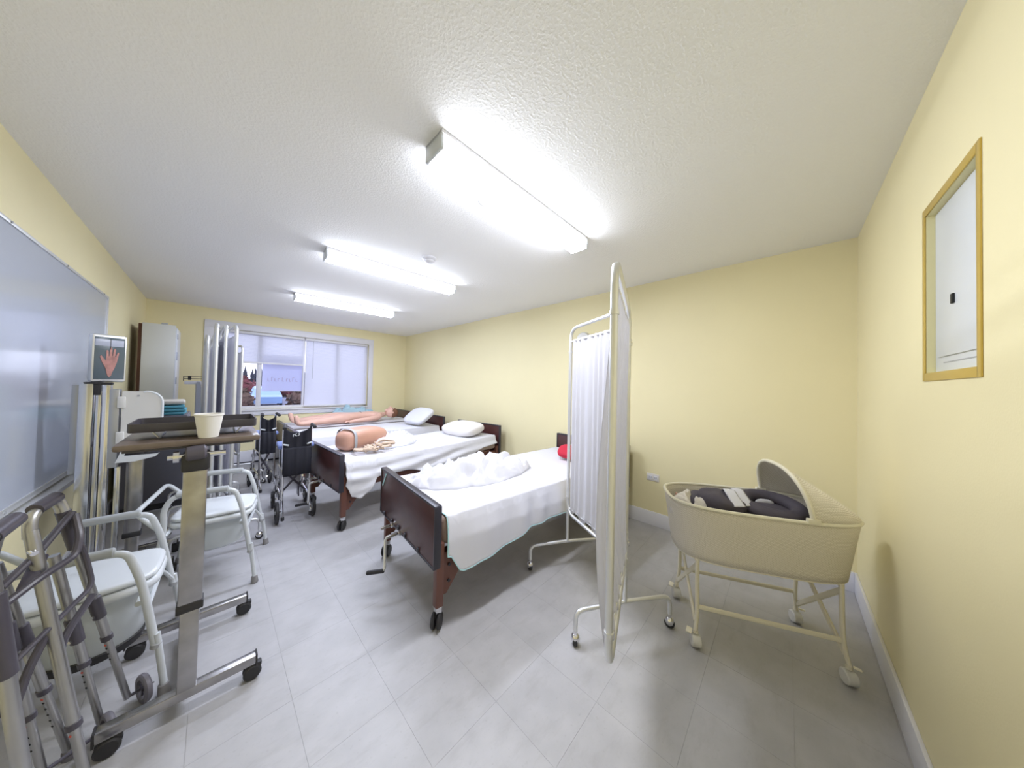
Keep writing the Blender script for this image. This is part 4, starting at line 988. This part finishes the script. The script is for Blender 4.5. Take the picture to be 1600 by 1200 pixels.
# ------------------------------------------------------------------ cabinets in the back left corner
t = thing('tall_cabinet', 'tall white cabinet with dark walnut side in the back left corner', 'cabinet', (-.47, 5.6, 0))
M().bb((-.618, 5.33, 0), (-.340, 5.85, 1.975), .003).build('body', 'walnut', t)
M().bb((-.588, 5.30, .05), (-.335, 5.328, 1.985), .003).build('door', 'cabwhite', t)
M().bb((-.3385, 5.33, .05), (-.325, 5.85, 1.96), .002).build('side_panel', 'wplast', t)
for zz, hh in ((1.86, .06), (1.62, .10), (1.32, .08)): M().bb((-.326, 5.345, zz-hh/2), (-.318, 5.40, zz+hh/2), .002).build('paper_note', 'screenb', t)
M().bb((-.45, 5.32, 1.985), (-.40, 5.36, 2.005), .003).build('top_clip', 'gplast', t)
t = thing('filing_cabinet', 'dark grey steel cabinet under the blue pads, behind the overbed tables', 'cabinet', (-.41, 4.95, 0))
M().bb((-.625, 4.62, .06), (-.185, 5.22, .955), .006).build('body', 'darkgrey', t)
M().bb((-.615, 4.63, 0), (-.195, 5.21, .06)).build('plinth', 'rubber', t)
for k in range(3): 
    dw = M().bb((-.19, 4.64, .08+k*.29), (-.180, 5.20, .355+k*.29), .003).build('drawer', 'darkgrey', t); M().bb((-.182, 4.84, .20+k*.29), (-.168, 5.0, .215+k*.29), .003).build('handle', 'alu', dw)
for k, (dx, dz, w) in enumerate(((0, 0, .0), (.012, .034, .01), (-.005, .068, .005))):
    o = M().box((-.305+dx, 4.78, .974+dz), (.20-w, .26, .030), rot(z=.05*k-.04), .010, 3).build('blue_pad', 'teal2')
    tag(o, ('blue disposable pad pack lying directly on the grey cabinet', 'middle blue pad pack of the stack on the grey cabinet', 'topmost blue pad pack of the stack, below the beige blanket')[k], 'pad pack', 'blue pad packs on the grey cabinet')
tag(M().box((-.335, 4.80, 1.092), (.25, .28, .045), rot(z=.05), .018, 3).build('folded_blanket', 'fleece'), 'folded beige blanket on top of the blue pad packs', 'blanket')
t = thing('beam_scale', 'white standing beam scale with black balance beam beside the tall cabinet', 'scale', (-.14, 5.65, 0))
M().bb((-.165, 5.64, .06), (-.105, 5.70, 1.28), .004).build('column', 'offwhite', t)
M().bb((-.265, 5.63, 1.275), (-.075, 5.69, 1.315), .004).build('head_bar', 'trim', t)
bm_ = M().bb((-.275, 5.645, 1.345), (-.07, 5.655, 1.352)).bb((-.275, 5.645, 1.372), (-.07, 5.655, 1.378)).bb((-.277, 5.643, 1.318), (-.270, 5.657, 1.38)).bb((-.075, 5.643, 1.318), (-.068, 5.657, 1.38)).build('balance_beam', 'hole', t)
M().bb((-.235, 5.638, 1.33), (-.205, 5.662, 1.385), .003).build('poise_weight', 'hole', bm_)
M().bb((-.30, 5.45, 0), (.0, 5.95, .06), .008).build('platform', 'rubber', t)
M().add([(-.155, 5.60, 1.31), (-.125, 5.60, 1.31), (-.105, 5.60, 1.20), (-.105, 5.60, .72), (-.155, 5.60, .66), (-.155, 5.615, 1.31), (-.125, 5.615, 1.31), (-.105, 5.615, 1.20), (-.105, 5.615, .72), (-.155, 5.615, .66)],
        [(0, 1, 2, 3, 4), (9, 8, 7, 6, 5)]+[(k, (k+1) % 5, 5+(k+1) % 5, 5+k) for k in range(5)]).build('height_blade', 'screenb', t, smooth=False)
# ------------------------------------------------------------------ wheelchairs, folded (local: faces +y, origin between rear wheels)
def wheelchair(label, base, rz, w, back_top, back_bot, logo=False):
    t = bpy.data.objects.new('folded_wheelchair', None); COL.objects.link(t); t.empty_display_size = .05
    tag(t, label, 'wheelchair', 'folded black wheelchairs')
    hw = w/2
    for s_ in (-1, 1):
        x = s_*hw
        fr_ = M().tube([(x, .0, .12), (x, .0, back_top), (x, -.06, back_top+.03)], .0115, n=10, fil=.02).build('back_post', 'chrome', t)
        M().cyl((x, -.05, back_top+.028), (x+s_*.01, -.15, back_top+.012), .016, n=12, bev=.004).build('push_handle', 'rubber', fr_)
        M().tube([(x, .0, .48), (x, .40, .48), (x, .44, .40), (x, .46, .10)], .011, n=10, fil=.05).build('side_frame', 'chrome', t)
        M().tube([(x, .0, .22), (x, .42, .22)], .010, n=10).build('lower_rail', 'chrome', t)
        M().tube([(x, .02, .48), (x, .03, .69), (x, .26, .69), (x, .28, .48)], .010, n=10, fil=.03).build('arm_frame', 'chrome', t)
        M().box((x, .15, .705), (.075, .28, .040), None, .014, 3).build('arm_pad', 'bluepad', t)
        M().bb((x-.004, .03, .49), (x+.004, .27, .67)).build('side_guard', 'blackfab', t)
        for yy, r in ((-.02, .10), (.44, .085)):
            wh = M().lathe([(r*.78, -.013), (r*.95, -.013), (r, -.006), (r, .006), (r*.95, .013), (r*.78, .013), (r*.76, 0), (r*.78, -.013)], (x+s_*.035, yy, r), dirmat(V(1, 0, 0)), 28, cap=False).build('wheel', 'rubber', t)
            sp = M().cyl((x+s_*.018, yy, r), (x+s_*.052, yy, r), .014, n=10)
            for k in range(6):
                a = 2*PI*k/6; sp.tube([(x+s_*.035, yy, r), (x+s_*.035, yy+math.cos(a)*r*.8, r+math.sin(a)*r*.8)], .005, n=5)
            sp.build('hub', 'gplast', wh)
            M().cyl((x, yy, r), (x+s_*.03, yy, r), .008, n=8).build('axle', 'chrome', wh)
        M().tube([(x, .42, .30), (x+s_*.01, .50, .28), (x+s_*.01, .53, .12)], .010, n=8, fil=.03).build('footrest_tube', 'chrome', t)
        M().box((x-s_*.02, .55, .12), (.012, .12, .14), None, .005).build('footplate', 'dplast', t)
        M().tube([(x, -.0, .20), (x, -.10, .13), (x, -.12, .07)], .009, n=8, fil=.03).build('tipping_lever', 'chrome', t)
        M().cyl((x, -.118, .085), (x, -.122, .05), .014, n=10, bev=.003).build('lever_tip', 'rubber', t)
    for a, b_ in ((-hw, hw), (hw, -hw)): M().tube([(a, .20, .20), (b_, .22, .46)], .010, n=8).build('cross_brace', 'dplast', t)
    def back(u, v):
        x = (u-.5)*w*1.04; z = back_bot+(back_top-back_bot)*v
        sag = .03*math.sin(PI*u)*(1 if v > .6 else .6); z2 = z-(.05*math.sin(PI*u)*v**4)
        return V(x, -.014-.02*math.sin(u*PI*3)**2+sag*.4, z2)
    bk = M().grid(back, 20, 24).build('backrest', 'blackfab', t, thick=.006, ang=180)
    def pocket(u, v):
        x = (u-.5)*w*1.02; z = back_bot-.02+(back_top-.17-back_bot)*v; return V(x, -.035-.022*math.sin(PI*v)-.012*math.sin(u*PI*3)**2, z)
    M().grid(pocket, 20, 16).build('pocket', 'blackfab', bk, thick=.006, ang=180)
    def st(u, v):
        x = (u-.5)*w; return V(x, .03+.36*v, .47+.16*(1-abs(2*u-1)))
    M().grid(st, 10, 8).build('seat_sling', 'blackfab', t, thick=.006)
    for s_ in (-1, 1): M().cyl((s_*(hw+.004), -.03, back_top-.155), (s_*(hw-.035), -.045, back_top-.165), .008, n=8).build('hinge_pin', 'enamel', t)
    if logo:
        lg = M(); z = back_top-.085
        for k, pts in enumerate(([(-.040, 0), (-.040, .022)], [(-.040, .016), (-.030, .024)], [(-.012, .028), (-.024, .024), (-.024, .008), (-.010, .006)], [(.012, .032), (.002, .028), (.010, .016), (-.002, .008)])):
            lg.tube([V(px, -.042, z+pz) for px, pz in pts], .0032, n=6)
        lg.build('logo_lettering', 'enamel', bk)
    put(t, (*base, 0), rz); return t
wheelchair('near folded black wheelchair with white logo on its backrest, by the second bed', (.595, 3.46), -.05, .215, .895, .455, True)
wheelchair('far folded black wheelchair behind the near one, below the window', (.475, 4.47), .05, .135, .925, .50)
